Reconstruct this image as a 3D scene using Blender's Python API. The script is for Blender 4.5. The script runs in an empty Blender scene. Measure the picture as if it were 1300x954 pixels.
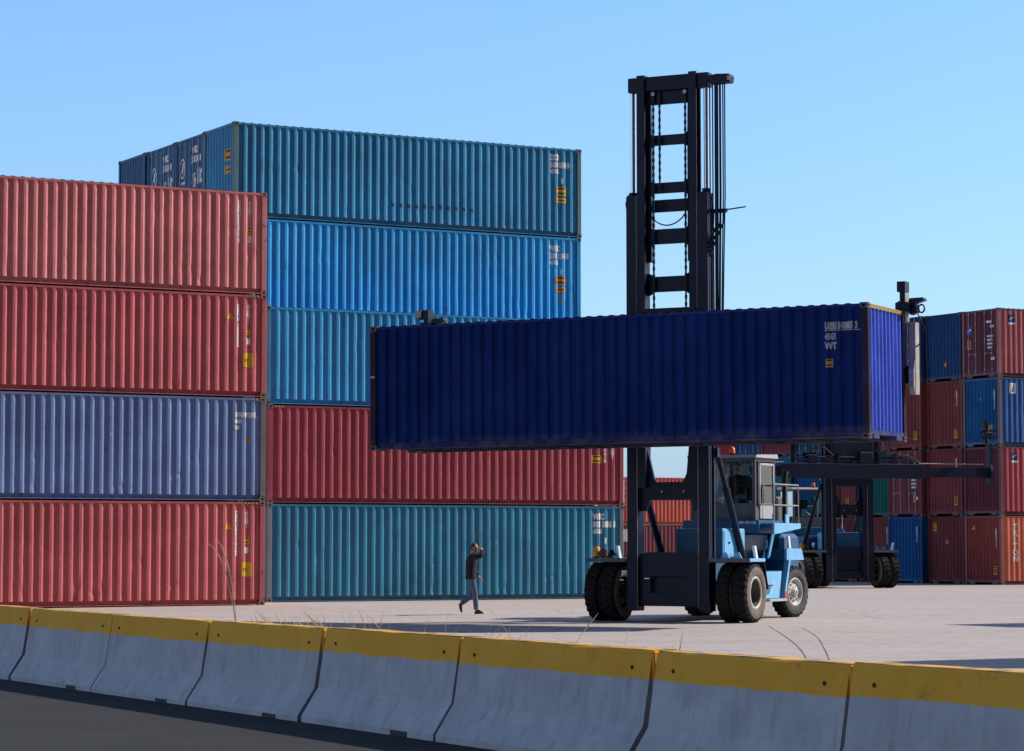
import bpy, bmesh, math, random
from mathutils import Vector, Matrix
R = math.radians
rnd = random.Random(7)

scene = bpy.context.scene
col = scene.collection

# ------------------------------------------------------------------ materials
def new_mat(name):
    m = bpy.data.materials.new(name); m.use_nodes = True
    nt = m.node_tree; nt.nodes.clear()
    return m, nt

class NT:
    def __init__(s, nt): s.nt = nt
    def n(s, typ, **kw):
        nd = s.nt.nodes.new(typ)
        for k, v in kw.items():
            if k.startswith('i_'):
                key = k[2:]
                key = int(key) if key.isdigit() else key.replace('_', ' ')
                if hasattr(v, 'is_output') or isinstance(v, bpy.types.NodeSocket): s.nt.links.new(v, nd.inputs[key])
                else: nd.inputs[key].default_value = v
            else: setattr(nd, k, v)
        return nd
    def link(s, a, b): s.nt.links.new(a, b)
    def mix(s, fac, a, b, blend='MIX'):
        nd = s.nt.nodes.new('ShaderNodeMix'); nd.data_type = 'RGBA'; nd.blend_type = blend
        for sock, v in ((nd.inputs[0], fac), (nd.inputs[6], a), (nd.inputs[7], b)):
            if isinstance(v, bpy.types.NodeSocket): s.nt.links.new(v, sock)
            else: sock.default_value = (v if not isinstance(v, tuple) or len(v) == 4 else (*v, 1))
        return nd.outputs[2]
    def ramp(s, fac, stops):
        nd = s.nt.nodes.new('ShaderNodeValToRGB'); s.nt.links.new(fac, nd.inputs[0])
        el = nd.color_ramp.elements
        while len(el) < len(stops): el.new(0.5)
        for e, (p, c) in zip(el, stops):
            e.position = p; e.color = (c, c, c, 1) if not isinstance(c, tuple) else (*c, 1)
        return nd.outputs[0]
    def math(s, op, a, b=0.0, clamp=False):
        nd = s.nt.nodes.new('ShaderNodeMath'); nd.operation = op; nd.use_clamp = clamp
        for i, v in enumerate((a, b)):
            if isinstance(v, bpy.types.NodeSocket): s.nt.links.new(v, nd.inputs[i])
            else: nd.inputs[i].default_value = v
        return nd.outputs[0]
    def noise(s, vec, scale, detail=3, rough=.55, dist=0.0):
        nd = s.nt.nodes.new('ShaderNodeTexNoise')
        if vec is not None: s.nt.links.new(vec, nd.inputs['Vector'])
        nd.inputs['Scale'].default_value = scale; nd.inputs['Detail'].default_value = detail
        nd.inputs['Roughness'].default_value = rough; nd.inputs['Distortion'].default_value = dist
        return nd.outputs['Fac']
    def mapping(s, vec, scale=(1, 1, 1), loc=(0, 0, 0)):
        nd = s.nt.nodes.new('ShaderNodeMapping'); s.nt.links.new(vec, nd.inputs[0])
        nd.inputs['Scale'].default_value = scale; nd.inputs['Location'].default_value = loc
        return nd.outputs[0]
    def out(s, bsdf):
        o = s.nt.nodes.new('ShaderNodeOutputMaterial'); s.nt.links.new(bsdf, o.inputs[0])

def paint_material(name, rustiness=.5, rough=.5, fixed=None, spec=.5, scuff=1.0):
    m, nt = new_mat(name); t = NT(nt)
    oi = t.n('ShaderNodeObjectInfo')
    tc = t.n('ShaderNodeTexCoord')
    off = t.n('ShaderNodeVectorMath', operation='SCALE'); off.inputs[0].default_value = (13.1, 7.7, 3.3)
    t.link(oi.outputs['Random'], off.inputs['Scale'])
    off.inputs['Scale'].default_value = 1
    add = t.n('ShaderNodeVectorMath', operation='ADD'); t.link(tc.outputs['Object'], add.inputs[0]); t.link(off.outputs[0], add.inputs[1])
    v = add.outputs[0]
    base = oi.outputs['Color'] if fixed is None else None
    if fixed is not None:
        rgb = t.n('ShaderNodeRGB'); rgb.outputs[0].default_value = (*fixed, 1); base = rgb.outputs[0]
    # sun-fading in wide soft patches
    c = t.mix(t.ramp(t.noise(v, .55, 3, .6), [(.35, 0.0), (.70, 1.0)]), t.mix(1.0, base, (.86, .84, .84), 'MULTIPLY'), t.mix(1.0, t.mix(1.0, base, (1.15, 1.18, 1.18), 'MULTIPLY'), (.005, .005, .005), 'ADD'))
    szz = t.n('ShaderNodeSeparateXYZ'); t.link(tc.outputs['Object'], szz.inputs[0])
    low = t.math('MULTIPLY', t.ramp(szz.outputs[2], [(.0, 1.0), (.32, 0.0)]), t.ramp(t.noise(t.mapping(v, (2.2, 2.2, .9)), 1.0, 3, .6), [(.35, 0.0), (.7, .75)]))
    c = t.mix(low, c, t.mix(.55, base, (.30, .26, .24)))
    # vertical run-off streaks, dark and chalky
    st = t.noise(t.mapping(v, (7, 7, .35)), 1.0, 3, .6)
    c = t.mix(t.ramp(st, [(.28, .38), (.48, 0.0)]), c, t.mix(1.0, base, (.45, .45, .45), 'MULTIPLY'))
    c = t.mix(t.ramp(st, [(.60, 0.0), (.80, .45)]), c, t.mix(1.0, t.mix(1.0, base, (1.5, 1.5, 1.5), 'MULTIPLY'), (.010, .010, .010), 'ADD'))
    # scuffs and rust
    ru = t.noise(v, 3.2, 6, .72)
    lo = .70 - .10 * rustiness
    c = t.mix(t.ramp(ru, [(lo, 0.0), (lo + .05, .85 * scuff)]), c, (.115, .050, .030))
    sc = t.noise(t.mapping(v, (1.5, 1.5, 9), (2, 9, 4)), 1.3, 4, .75)
    c = t.mix(t.ramp(sc, [(.70, 0.0), (.75, .45 * scuff)]), c, (.42, .40, .39))
    bp = t.n('ShaderNodeBump', i_Strength=.22, i_Distance=.03, i_Height=t.noise(v, 2.2, 2, .6))
    b = t.n('ShaderNodeBsdfPrincipled', i_Base_Color=c, i_Normal=bp.outputs[0])
    b.inputs['Roughness'].default_value = rough
    b.inputs['Specular IOR Level'].default_value = spec
    t.out(b.outputs[0]); return m

def plain(name, c, rough=.6, var=.25, scale=4.0, metal=0.0, spec=.3, dust=None):
    m, nt = new_mat(name); t = NT(nt)
    tc = t.n('ShaderNodeTexCoord')
    f = t.noise(tc.outputs['Object'], scale, 5, .65)
    dark = tuple(x * (1 - var) for x in c); lite = tuple(min(1, x * (1 + var)) for x in c)
    cc = t.mix(t.ramp(f, [(.3, 0.0), (.7, 1.0)]), dark, lite)
    if dust:
        g = t.n('ShaderNodeNewGeometry')
        up = t.n('ShaderNodeSeparateXYZ'); t.link(g.outputs['Normal'], up.inputs[0])
        f2 = t.noise(tc.outputs['Object'], scale * 2.3, 6, .7)
        fac = t.math('ADD', t.math('MULTIPLY', t.math('MAXIMUM', up.outputs[2], 0.0), .5), t.ramp(f2, [(.52, 0.0), (.8, .5)]), True)
        cc = t.mix(fac, cc, dust)
    b = t.n('ShaderNodeBsdfPrincipled', i_Base_Color=cc)
    b.inputs['Roughness'].default_value = rough; b.inputs['Metallic'].default_value = metal
    b.inputs['Specular IOR Level'].default_value = spec
    bp = t.n('ShaderNodeBump', i_Strength=.12, i_Distance=.01, i_Height=t.noise(tc.outputs['Object'], scale * 5, 3, .6))
    t.link(bp.outputs[0], b.inputs['Normal'])
    t.out(b.outputs[0]); return m

def hazard_material(name, pitch=.11):
    m, nt = new_mat(name); t = NT(nt)
    tc = t.n('ShaderNodeTexCoord'); sp = t.n('ShaderNodeSeparateXYZ'); t.link(tc.outputs['Object'], sp.inputs[0])
    s = t.math('ADD', t.math('ADD', sp.outputs[0], sp.outputs[1]), sp.outputs[2])
    f = t.math('FRACT', t.math('DIVIDE', s, pitch)); f = t.math('GREATER_THAN', f, .5)
    c = t.mix(f, (.55, .33, .05), (.02, .02, .02))
    b = t.n('ShaderNodeBsdfPrincipled', i_Base_Color=c); b.inputs['Roughness'].default_value = .6
    t.out(b.outputs[0]); return m

def glass_material():
    m, nt = new_mat('cab_glass'); t = NT(nt)
    tr = t.n('ShaderNodeBsdfTransparent'); tr.inputs[0].default_value = (.74, .90, .88, 1)
    gl = t.n('ShaderNodeBsdfGlossy'); gl.inputs['Roughness'].default_value = .03; gl.inputs[0].default_value = (.8, .9, .9, 1)
    fr = t.n('ShaderNodeFresnel'); fr.inputs[0].default_value = 1.45
    mx = t.n('ShaderNodeMixShader'); t.link(fr.outputs[0], mx.inputs[0]); t.link(tr.outputs[0], mx.inputs[1]); t.link(gl.outputs[0], mx.inputs[2])
    t.out(mx.outputs[0]); return m

def ground_material():
    m, nt = new_mat('yard_concrete'); t = NT(nt)
    g = t.n('ShaderNodeNewGeometry'); v = g.outputs['Position']
    big = t.noise(v, .045, 5, .6)
    c = t.mix(t.ramp(big, [(.3, 0.0), (.7, 1.0)]), (.45, .38, .345), (.52, .445, .405))
    band = t.noise(t.mapping(v, (.10, .55, 1)), 1.0, 6, .7)
    c = t.mix(t.ramp(band, [(.36, .30), (.56, 0.0)]), c, (.30, .25, .235))
    fine = t.noise(v, 3.5, 8, .8)
    c = t.mix(t.ramp(fine, [(.36, .5), (.5, 0.0)]), c, (.20, .17, .165))
    c = t.mix(t.ramp(t.noise(v, 9.0, 4, .8), [(.55, 0.0), (.75, .5)]), c, (.58, .52, .50))
    # oily drips and rubber marks
    spot = t.noise(t.mapping(v, (.35, .5, 1), (9, 3, 0)), 1.0, 7, .75)
    c = t.mix(t.ramp(spot, [(.62, 0.0), (.72, .55)]), c, (.14, .125, .13))
    # cracks
    dv = t.n('ShaderNodeVectorMath', operation='ADD'); t.link(v, dv.inputs[0])
    nz = t.n('ShaderNodeTexNoise'); nz.inputs['Scale'].default_value = .5; nz.inputs['Detail'].default_value = 5; t.link(v, nz.inputs['Vector'])
    sc = t.n('ShaderNodeVectorMath', operation='SCALE'); t.link(nz.outputs['Color'], sc.inputs[0]); sc.inputs['Scale'].default_value = 2.2
    t.link(sc.outputs[0], dv.inputs[1])
    vo = t.n('ShaderNodeTexVoronoi', feature='DISTANCE_TO_EDGE'); vo.inputs['Scale'].default_value = .11; t.link(dv.outputs[0], vo.inputs['Vector'])
    cr = t.ramp(vo.outputs['Distance'], [(.0, 1.0), (.0045, 0.0)])
    brk = t.ramp(t.noise(v, .25, 3, .6), [(.48, 0.0), (.6, 1.0)])
    c = t.mix(t.math('MULTIPLY', t.math('MULTIPLY', cr, brk), .6), c, (.07, .06, .06))
    bp = t.n('ShaderNodeBump', i_Strength=.25, i_Distance=.02, i_Height=fine)
    b = t.n('ShaderNodeBsdfPrincipled', i_Base_Color=c, i_Normal=bp.outputs[0]); b.inputs['Roughness'].default_value = .9
    b.inputs['Specular IOR Level'].default_value = .15
    t.out(b.outputs[0]); return m

def asphalt_material():
    m, nt = new_mat('road_asphalt'); t = NT(nt)
    g = t.n('ShaderNodeNewGeometry'); v = g.outputs['Position']
    f = t.noise(v, 22, 6, .85); b2 = t.noise(v, .8, 6, .7)
    c = t.mix(t.ramp(f, [(.3, 0.0), (.72, 1.0)]), (.018, .018, .02), (.068, .066, .064))
    c = t.mix(t.ramp(b2, [(.4, 0.0), (.7, .5)]), c, (.06, .058, .055))
    bp = t.n('ShaderNodeBump', i_Strength=.4, i_Distance=.01, i_Height=f)
    b = t.n('ShaderNodeBsdfPrincipled', i_Base_Color=c, i_Normal=bp.outputs[0]); b.inputs['Roughness'].default_value = .95
    b.inputs['Specular IOR Level'].default_value = .1
    t.out(b.outputs[0]); return m

def barrier_material():
    m, nt = new_mat('barrier_concrete'); t = NT(nt)
    tc = t.n('ShaderNodeTexCoord'); oi = t.n('ShaderNodeObjectInfo')
    off = t.n('ShaderNodeVectorMath', operation='SCALE'); off.inputs[0].default_value = (31, 17, 0); t.link(oi.outputs['Random'], off.inputs['Scale'])
    add = t.n('ShaderNodeVectorMath', operation='ADD'); t.link(tc.outputs['Object'], add.inputs[0]); t.link(off.outputs[0], add.inputs[1])
    v = add.outputs[0]
    sp = t.n('ShaderNodeSeparateXYZ'); t.link(tc.outputs['Object'], sp.inputs[0])
    grey = t.mix(t.ramp(t.noise(v, 2.5, 7, .7), [(.3, 0.0), (.7, 1.0)]), (.40, .39, .42), (.56, .55, .57))
    strk = t.noise(t.mapping(v, (9, 9, .6)), 1.0, 4, .6)
    grey = t.mix(t.ramp(strk, [(.55, 0.0), (.8, .5)]), grey, (.15, .14, .14))
    yel = t.mix(t.ramp(t.noise(v, 1.8, 6, .7), [(.3, 0.0), (.75, 1.0)]), (.82, .36, .030), (.90, .46, .06))
    yel = t.mix(t.ramp(t.noise(v, 4.5, 6, .75), [(.58, 0.0), (.7, .55)]), yel, (.40, .19, .03))
    yel = t.mix(t.ramp(t.noise(v, 14, 5, .8), [(.62, 0.0), (.70, .7)]), yel, (.42, .36, .25))
    edge = t.math('ADD', sp.outputs[2], t.math('ADD', t.math('MULTIPLY', t.noise(v, 1.3, 2, .5), .05), t.math('MULTIPLY', t.noise(v, 16, 3, .6), .035)))
    c = t.mix(t.math('GREATER_THAN', edge, .765), grey, yel)
    # the top face is rubbed bare
    c = t.mix(t.math('GREATER_THAN', sp.outputs[2], .953), c, t.mix(t.ramp(t.noise(v, 5, 4, .6), [(.4, 0.), (.6, 1.)]), (.20, .17, .10), yel))
    bp = t.n('ShaderNodeBump', i_Strength=.3, i_Distance=.012, i_Height=t.noise(v, 12, 6, .7))
    b = t.n('ShaderNodeBsdfPrincipled', i_Base_Color=c, i_Normal=bp.outputs[0]); b.inputs['Roughness'].default_value = .85
    b.inputs['Specular IOR Level'].default_value = .2
    t.out(b.outputs[0]); return m

M = {}
M['paint'] = paint_material('container_paint', .45, .62, spec=.7)
M['matte'] = paint_material('container_paint_matte', .35, .7, spec=.12)
M['navy'] = paint_material('navy_container_paint', .2, .6, spec=.06, scuff=.25)
M['frame'] = paint_material('container_frame_paint', .9, .6)
M['casting'] = paint_material('corner_casting_steel', 1.3, .7)
M['steel_dark'] = plain('underside_steel', (.03, .03, .032), .8)
M['zinc'] = plain('lock_rod_zinc', (.32, .32, .34), .5, .2, 6, .3)
M['white'] = plain('white_lettering', (.80, .80, .82), .55, .12, 9)
M['muted'] = plain('shaded_white_lettering', (.30, .33, .42), .7, .25, 9)  # white lettering with the shade of the held side painted in
M['scuff'] = plain('scuff_mark', (.05, .075, .13), .8, .3, 9)
M['yellow'] = plain('yellow_sticker', (.70, .42, .03), .5, .15, 9)
M['dull'] = plain('dull_sticker', (.42, .25, .05), .6, .2, 9)
M['orange'] = plain('orange_sticker', (.75, .30, .03), .5, .15, 9)
M['ink'] = plain('black_ink', (.03, .025, .02), .6)
M['logo_blue'] = plain('logo_blue', (.02, .06, .30), .5)
M['hazard'] = hazard_material('hazard_stripe')
M['mast'] = plain('mast_black_paint', (.0035, .009, .032), .5, .35, 1.5, 0, .25)
M['blue'] = plain('handler_blue_paint', (.16, .47, .78), .4, .18, 1.6, 0, .45)
M['shaded_blue'] = plain('handler_shaded_blue', (.006, .085, .20), .45, .2, 1.5)  # the handler's blue again, with the shade of unlit faces painted in
M['grey'] = plain('cab_grey_paint', (.42, .42, .44), .45, .12, 2)
M['dgrey'] = plain('dark_grey_paint', (.10, .10, .115), .55, .2, 2)
M['black'] = plain('black_rubber', (.012, .012, .014), .7)
M['chrome'] = plain('chrome_rod', (.55, .60, .66), .22, .05, 2, .9)
M['tread'] = plain('tyre_tread', (.009, .009, .011), .85, .4, 6)
M['sidewall'] = plain('tyre_sidewall_dust', (.17, .135, .115), .9, .35, 7)
M['sidewall_grey'] = plain('tyre_sidewall_grey', (.085, .08, .08), .9, .3, 7)
M['rim'] = plain('rim_white', (.55, .54, .52), .5, .2, 6)
M['rim_dark'] = plain('rim_inside', (.09, .085, .08), .7, .3, 6)
M['glass'] = glass_material()
M['beacon'] = plain('beacon_orange', (.80, .13, .02), .3, .05)
M['maroon'] = plain('lamp_housing_maroon', (.08, .012, .015), .5)
M['seat'] = plain('seat_cloth', (.03, .035, .04), .9)
M['paper'] = plain('pale_blue_paper', (.32, .62, .75), .7, .05)
M['arm_grey'] = plain('spreader_arm_grey', (.36, .33, .31), .7, .3, 3)
M['skin'] = plain('skin', (.42, .23, .17), .6, .1)
M['hair'] = plain('hair_brown', (.075, .035, .025), .8, .3, 30)
M['jacket'] = plain('dark_jacket_cloth', (.018, .018, .026), .85, .4, 12)
M['jeans'] = plain('denim', (.085, .125, .215), .9, .25, 14)
M['shoe'] = plain('brown_shoe_leather', (.055, .022, .018), .5, .3, 20)
M['eye'] = plain('eye_dark', (.02, .015, .012), .3)
M['straw'] = plain('dry_grass', (.46, .37, .22), .9, .25, 8)
M['ground'] = ground_material(); M['road'] = asphalt_material(); M['barrier'] = barrier_material()

# ------------------------------------------------------------------ mesh helpers
class MB:
    def __init__(s): s.v = []; s.f = []; s.mi = []; s.sm = []
    def add(s, vs, fs, mi=0, smooth=False):
        b = len(s.v); s.v += [tuple(x) for x in vs]
        for f in fs: s.f.append([b + i for i in f]); s.mi.append(mi); s.sm.append(smooth)
        return s
    def box(s, x0, x1, y0, y1, z0, z1, mi=0, bev=0.0):
        if bev > 0:
            bm = bmesh.new(); bmesh.ops.create_cube(bm, size=1)
            for v in bm.verts: v.co = Vector(((x0 + x1) / 2 + v.co.x * (x1 - x0), (y0 + y1) / 2 + v.co.y * (y1 - y0), (z0 + z1) / 2 + v.co.z * (z1 - z0)))
            bmesh.ops.bevel(bm, geom=list(bm.edges), offset=bev, segments=1, affect='EDGES', profile=.5)
            bm.verts.ensure_lookup_table(); bm.verts.index_update()
            s.add([v.co.copy() for v in bm.verts], [[v.index for v in f.verts] for f in bm.faces], mi); bm.free(); return s
        vs = [(x0, y0, z0), (x1, y0, z0), (x1, y1, z0), (x0, y1, z0), (x0, y0, z1), (x1, y0, z1), (x1, y1, z1), (x0, y1, z1)]
        return s.add(vs, [(0, 3, 2, 1), (4, 5, 6, 7), (0, 1, 5, 4), (1, 2, 6, 5), (2, 3, 7, 6), (3, 0, 4, 7)], mi)
    def prism(s, poly, axis, a0, a1, mi=0):
        """poly: list of 2D points; extruded along axis 'x','y','z' from a0 to a1"""
        def p(q, a): return {'x': (a, q[0], q[1]), 'y': (q[0], a, q[1]), 'z': (q[0], q[1], a)}[axis]
        n = len(poly); vs = [p(q, a0) for q in poly] + [p(q, a1) for q in poly]
        return s.add(vs, [list(range(n))[::-1], list(range(n, 2 * n))] + [(i, (i + 1) % n, n + (i + 1) % n, n + i) for i in range(n)], mi)
    def tube(s, pts, r, seg=8, mi=0, cap=True, smooth=True):
        pts = [Vector(p) for p in pts]; rs = r if isinstance(r, (list, tuple)) else [r] * len(pts)
        rings = []; prev = None
        for i, p in enumerate(pts):
            d = (pts[min(i + 1, len(pts) - 1)] - pts[max(i - 1, 0)]).normalized()
            if prev is None:
                a = d.orthogonal().normalized()
            else:
                a = (prev - d * prev.dot(d)).normalized()
            prev = a; b = d.cross(a)
            rings.append([p + (a * math.cos(t) + b * math.sin(t)) * rs[i] for t in [2 * math.pi * k / seg for k in range(seg)]])
        vs = [v for rg in rings for v in rg]; fs = []
        for i in range(len(pts) - 1):
            for k in range(seg):
                fs.append((i * seg + k, i * seg + (k + 1) % seg, (i + 1) * seg + (k + 1) % seg, (i + 1) * seg + k))
        s.add(vs, fs, mi, smooth)
        if cap:
            s.add(rings[0], [list(range(seg))[::-1]], mi); s.add(rings[-1], [list(range(seg))], mi)
        return s
    def lathe_x(s, prof, seg=32, mi=0, smooth=True, c=(0, 0, 0)):
        """prof: list of (x, r[, mi])"""
        vs = []; fs = []; n = len(prof)
        for k in range(seg):
            t = 2 * math.pi * k / seg
            for q in prof: vs.append((c[0] + q[0], c[1] + q[1] * math.sin(t), c[2] + q[1] * math.cos(t)))
        b = len(s.v); s.v += vs
        for k in range(seg):
            for i in range(n - 1):
                k2 = (k + 1) % seg
                s.f.append([b + k * n + i, b + k * n + i + 1, b + k2 * n + i + 1, b + k2 * n + i]); s.mi.append(prof[i][2] if len(prof[i]) > 2 else mi); s.sm.append(smooth)
        return s
    def bar(s, p0, p1, w, h, mi=0):
        """rectangular bar between two points"""
        p0 = Vector(p0); p1 = Vector(p1); d = (p1 - p0).normalized()
        a = d.cross(Vector((0, 0, 1)));  a = a.normalized() if a.length > 1e-4 else Vector((1, 0, 0)); b = a.cross(d)
        vs = []
        for p in (p0, p1):
            for sx, sy in ((-1, -1), (1, -1), (1, 1), (-1, 1)): vs.append(p + a * sx * w / 2 + b * sy * h / 2)
        return s.add(vs, [(0, 3, 2, 1), (4, 5, 6, 7), (0, 1, 5, 4), (1, 2, 6, 5), (2, 3, 7, 6), (3, 0, 4, 7)], mi)
    def mesh(s, name):
        me = bpy.data.meshes.new(name); me.from_pydata(s.v, [], s.f); me.update()
        for p, mi, sm in zip(me.polygons, s.mi, s.sm): p.material_index = mi; p.use_smooth = sm
        bm = bmesh.new(); bm.from_mesh(me); bmesh.ops.recalc_face_normals(bm, faces=bm.faces); bm.to_mesh(me); bm.free()
        return me

def link(name, me, mats, parent=None, color=None):
    o = bpy.data.objects.new(name, me); col.objects.link(o)
    if mats is not None and len(me.materials) == 0:
        for m in (mats if isinstance(mats, (list, tuple)) else [mats]): me.materials.append(M[m])
    if parent is not None: o.parent = parent
    if color is not None: o.color = (*color, 1)
    return o

def tag(o, label, cat, group=None):
    o['label'] = label; o['category'] = cat
    if group: o['group'] = group
    return o

def empty(name, loc=(0, 0, 0), rz=0.0, parent=None):
    o = bpy.data.objects.new(name, None); col.objects.link(o); o.location = loc; o.rotation_euler = (0, 0, rz)
    o.empty_display_size = .3
    if parent is not None: o.parent = parent
    return o

def structure(o): o['kind'] = 'structure'; return o

# text outlines as 2-D triangles
_tx = {}
def text_mesh(txt, size, bold=.012, stacked=False, squeeze=1.0):
    key = (txt, size, stacked, squeeze, bold)
    if key in _tx: return _tx[key]
    cu = bpy.data.curves.new('lettering_curve', 'FONT'); cu.body = '\n'.join(txt) if stacked else txt
    cu.size = size; cu.offset = bold * size; cu.space_line = .78; cu.resolution_u = 2
    cu.align_x = 'CENTER' if stacked else 'LEFT'
    o = bpy.data.objects.new('lettering_curve', cu); col.objects.link(o)
    bpy.context.view_layer.update()
    me = o.evaluated_get(bpy.context.evaluated_depsgraph_get()).to_mesh()
    vs = [(v.co.x * squeeze, v.co.y) for v in me.vertices]; fs = [list(p.vertices) for p in me.polygons]
    bpy.data.objects.remove(o); bpy.data.curves.remove(cu)
    _tx[key] = (vs, fs); return vs, fs

# ------------------------------------------------------------------ container geometry
L, WD, HC = 12.192, 2.438, 2.896
SP, SPD, S0 = .2785, .041, .012      # side corrugation pitch, depth, inset
N_SIDE = 42; SX0 = .16 + (L - .32 - N_SIDE * SP) / 2
EP, EPD, E0 = .235, .042, .016
N_END = 9; EY0 = .15 + (WD - .30 - N_END * EP) / 2
def wave_points(x0, n, p):
    """(position, depth fraction) break points; every wave rises from the inner flat to the outer flat"""
    a, b, c = p * .225, p * .255, p * .225
    pts = []
    for k in range(n):
        s = x0 + k * p + p * .13
        pts += [(s, 1.0), (s + a, 0.0), (s + a + b, 0.0), (s + a + b + c, 1.0)]
    return pts
SIDE_PTS = [(.16, 1.0)] + wave_points(SX0, N_SIDE, SP) + [(L - .16, 1.0)]
END_PTS = [(.15, 1.0)] + wave_points(EY0, N_END, EP) + [(WD - .15, 1.0)]
def depth_at(pts, x):
    if x <= pts[0][0]: return pts[0][1]
    for (a, da), (b, db) in zip(pts, pts[1:]):
        if a <= x <= b: return da + (db - da) * (x - a) / max(1e-9, b - a)
    return pts[-1][1]

def corrugated(pts, dep, inset, z0, z1, put, seed, dents=34, rows=24):
    rn = random.Random(seed); mb = MB(); n = len(pts)
    D = []
    for _ in range(dents):
        D.append((rn.uniform(pts[0][0], pts[-1][0]), z0 + (z1 - z0) * rn.betavariate(1.3, 2.6), rn.uniform(.04, .16), rn.uniform(.06, .22), rn.choice((-.006, .008, .012, .024)) * rn.uniform(.5, 1)))
    vs = []; zs = [z0 + (z1 - z0) * i / rows for i in range(rows + 1)]
    bow = rn.uniform(-.004, .006)
    for z in zs:
        for (x, d) in pts:
            e = inset + dep * d
            q = 0
            for (dx, dz, wx, wz, a) in D:
                u = ((x - dx) / wx) ** 2 + ((z - dz) / wz) ** 2
                if u < 6: q += a * math.exp(-u)
            e += q + rn.uniform(-.0016, .0016) + bow * math.sin(math.pi * (z - z0) / (z1 - z0))
            xx = x + rn.uniform(-.0025, .0025) if z0 < z < z1 else x
            vs.append(put(xx, max(e, .008), z))
    fs = [(r * n + i, r * n + i + 1, (r + 1) * n + i + 1, (r + 1) * n + i) for r in range(rows) for i in range(n - 1)]
    mb.add(vs, fs); return mb

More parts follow.
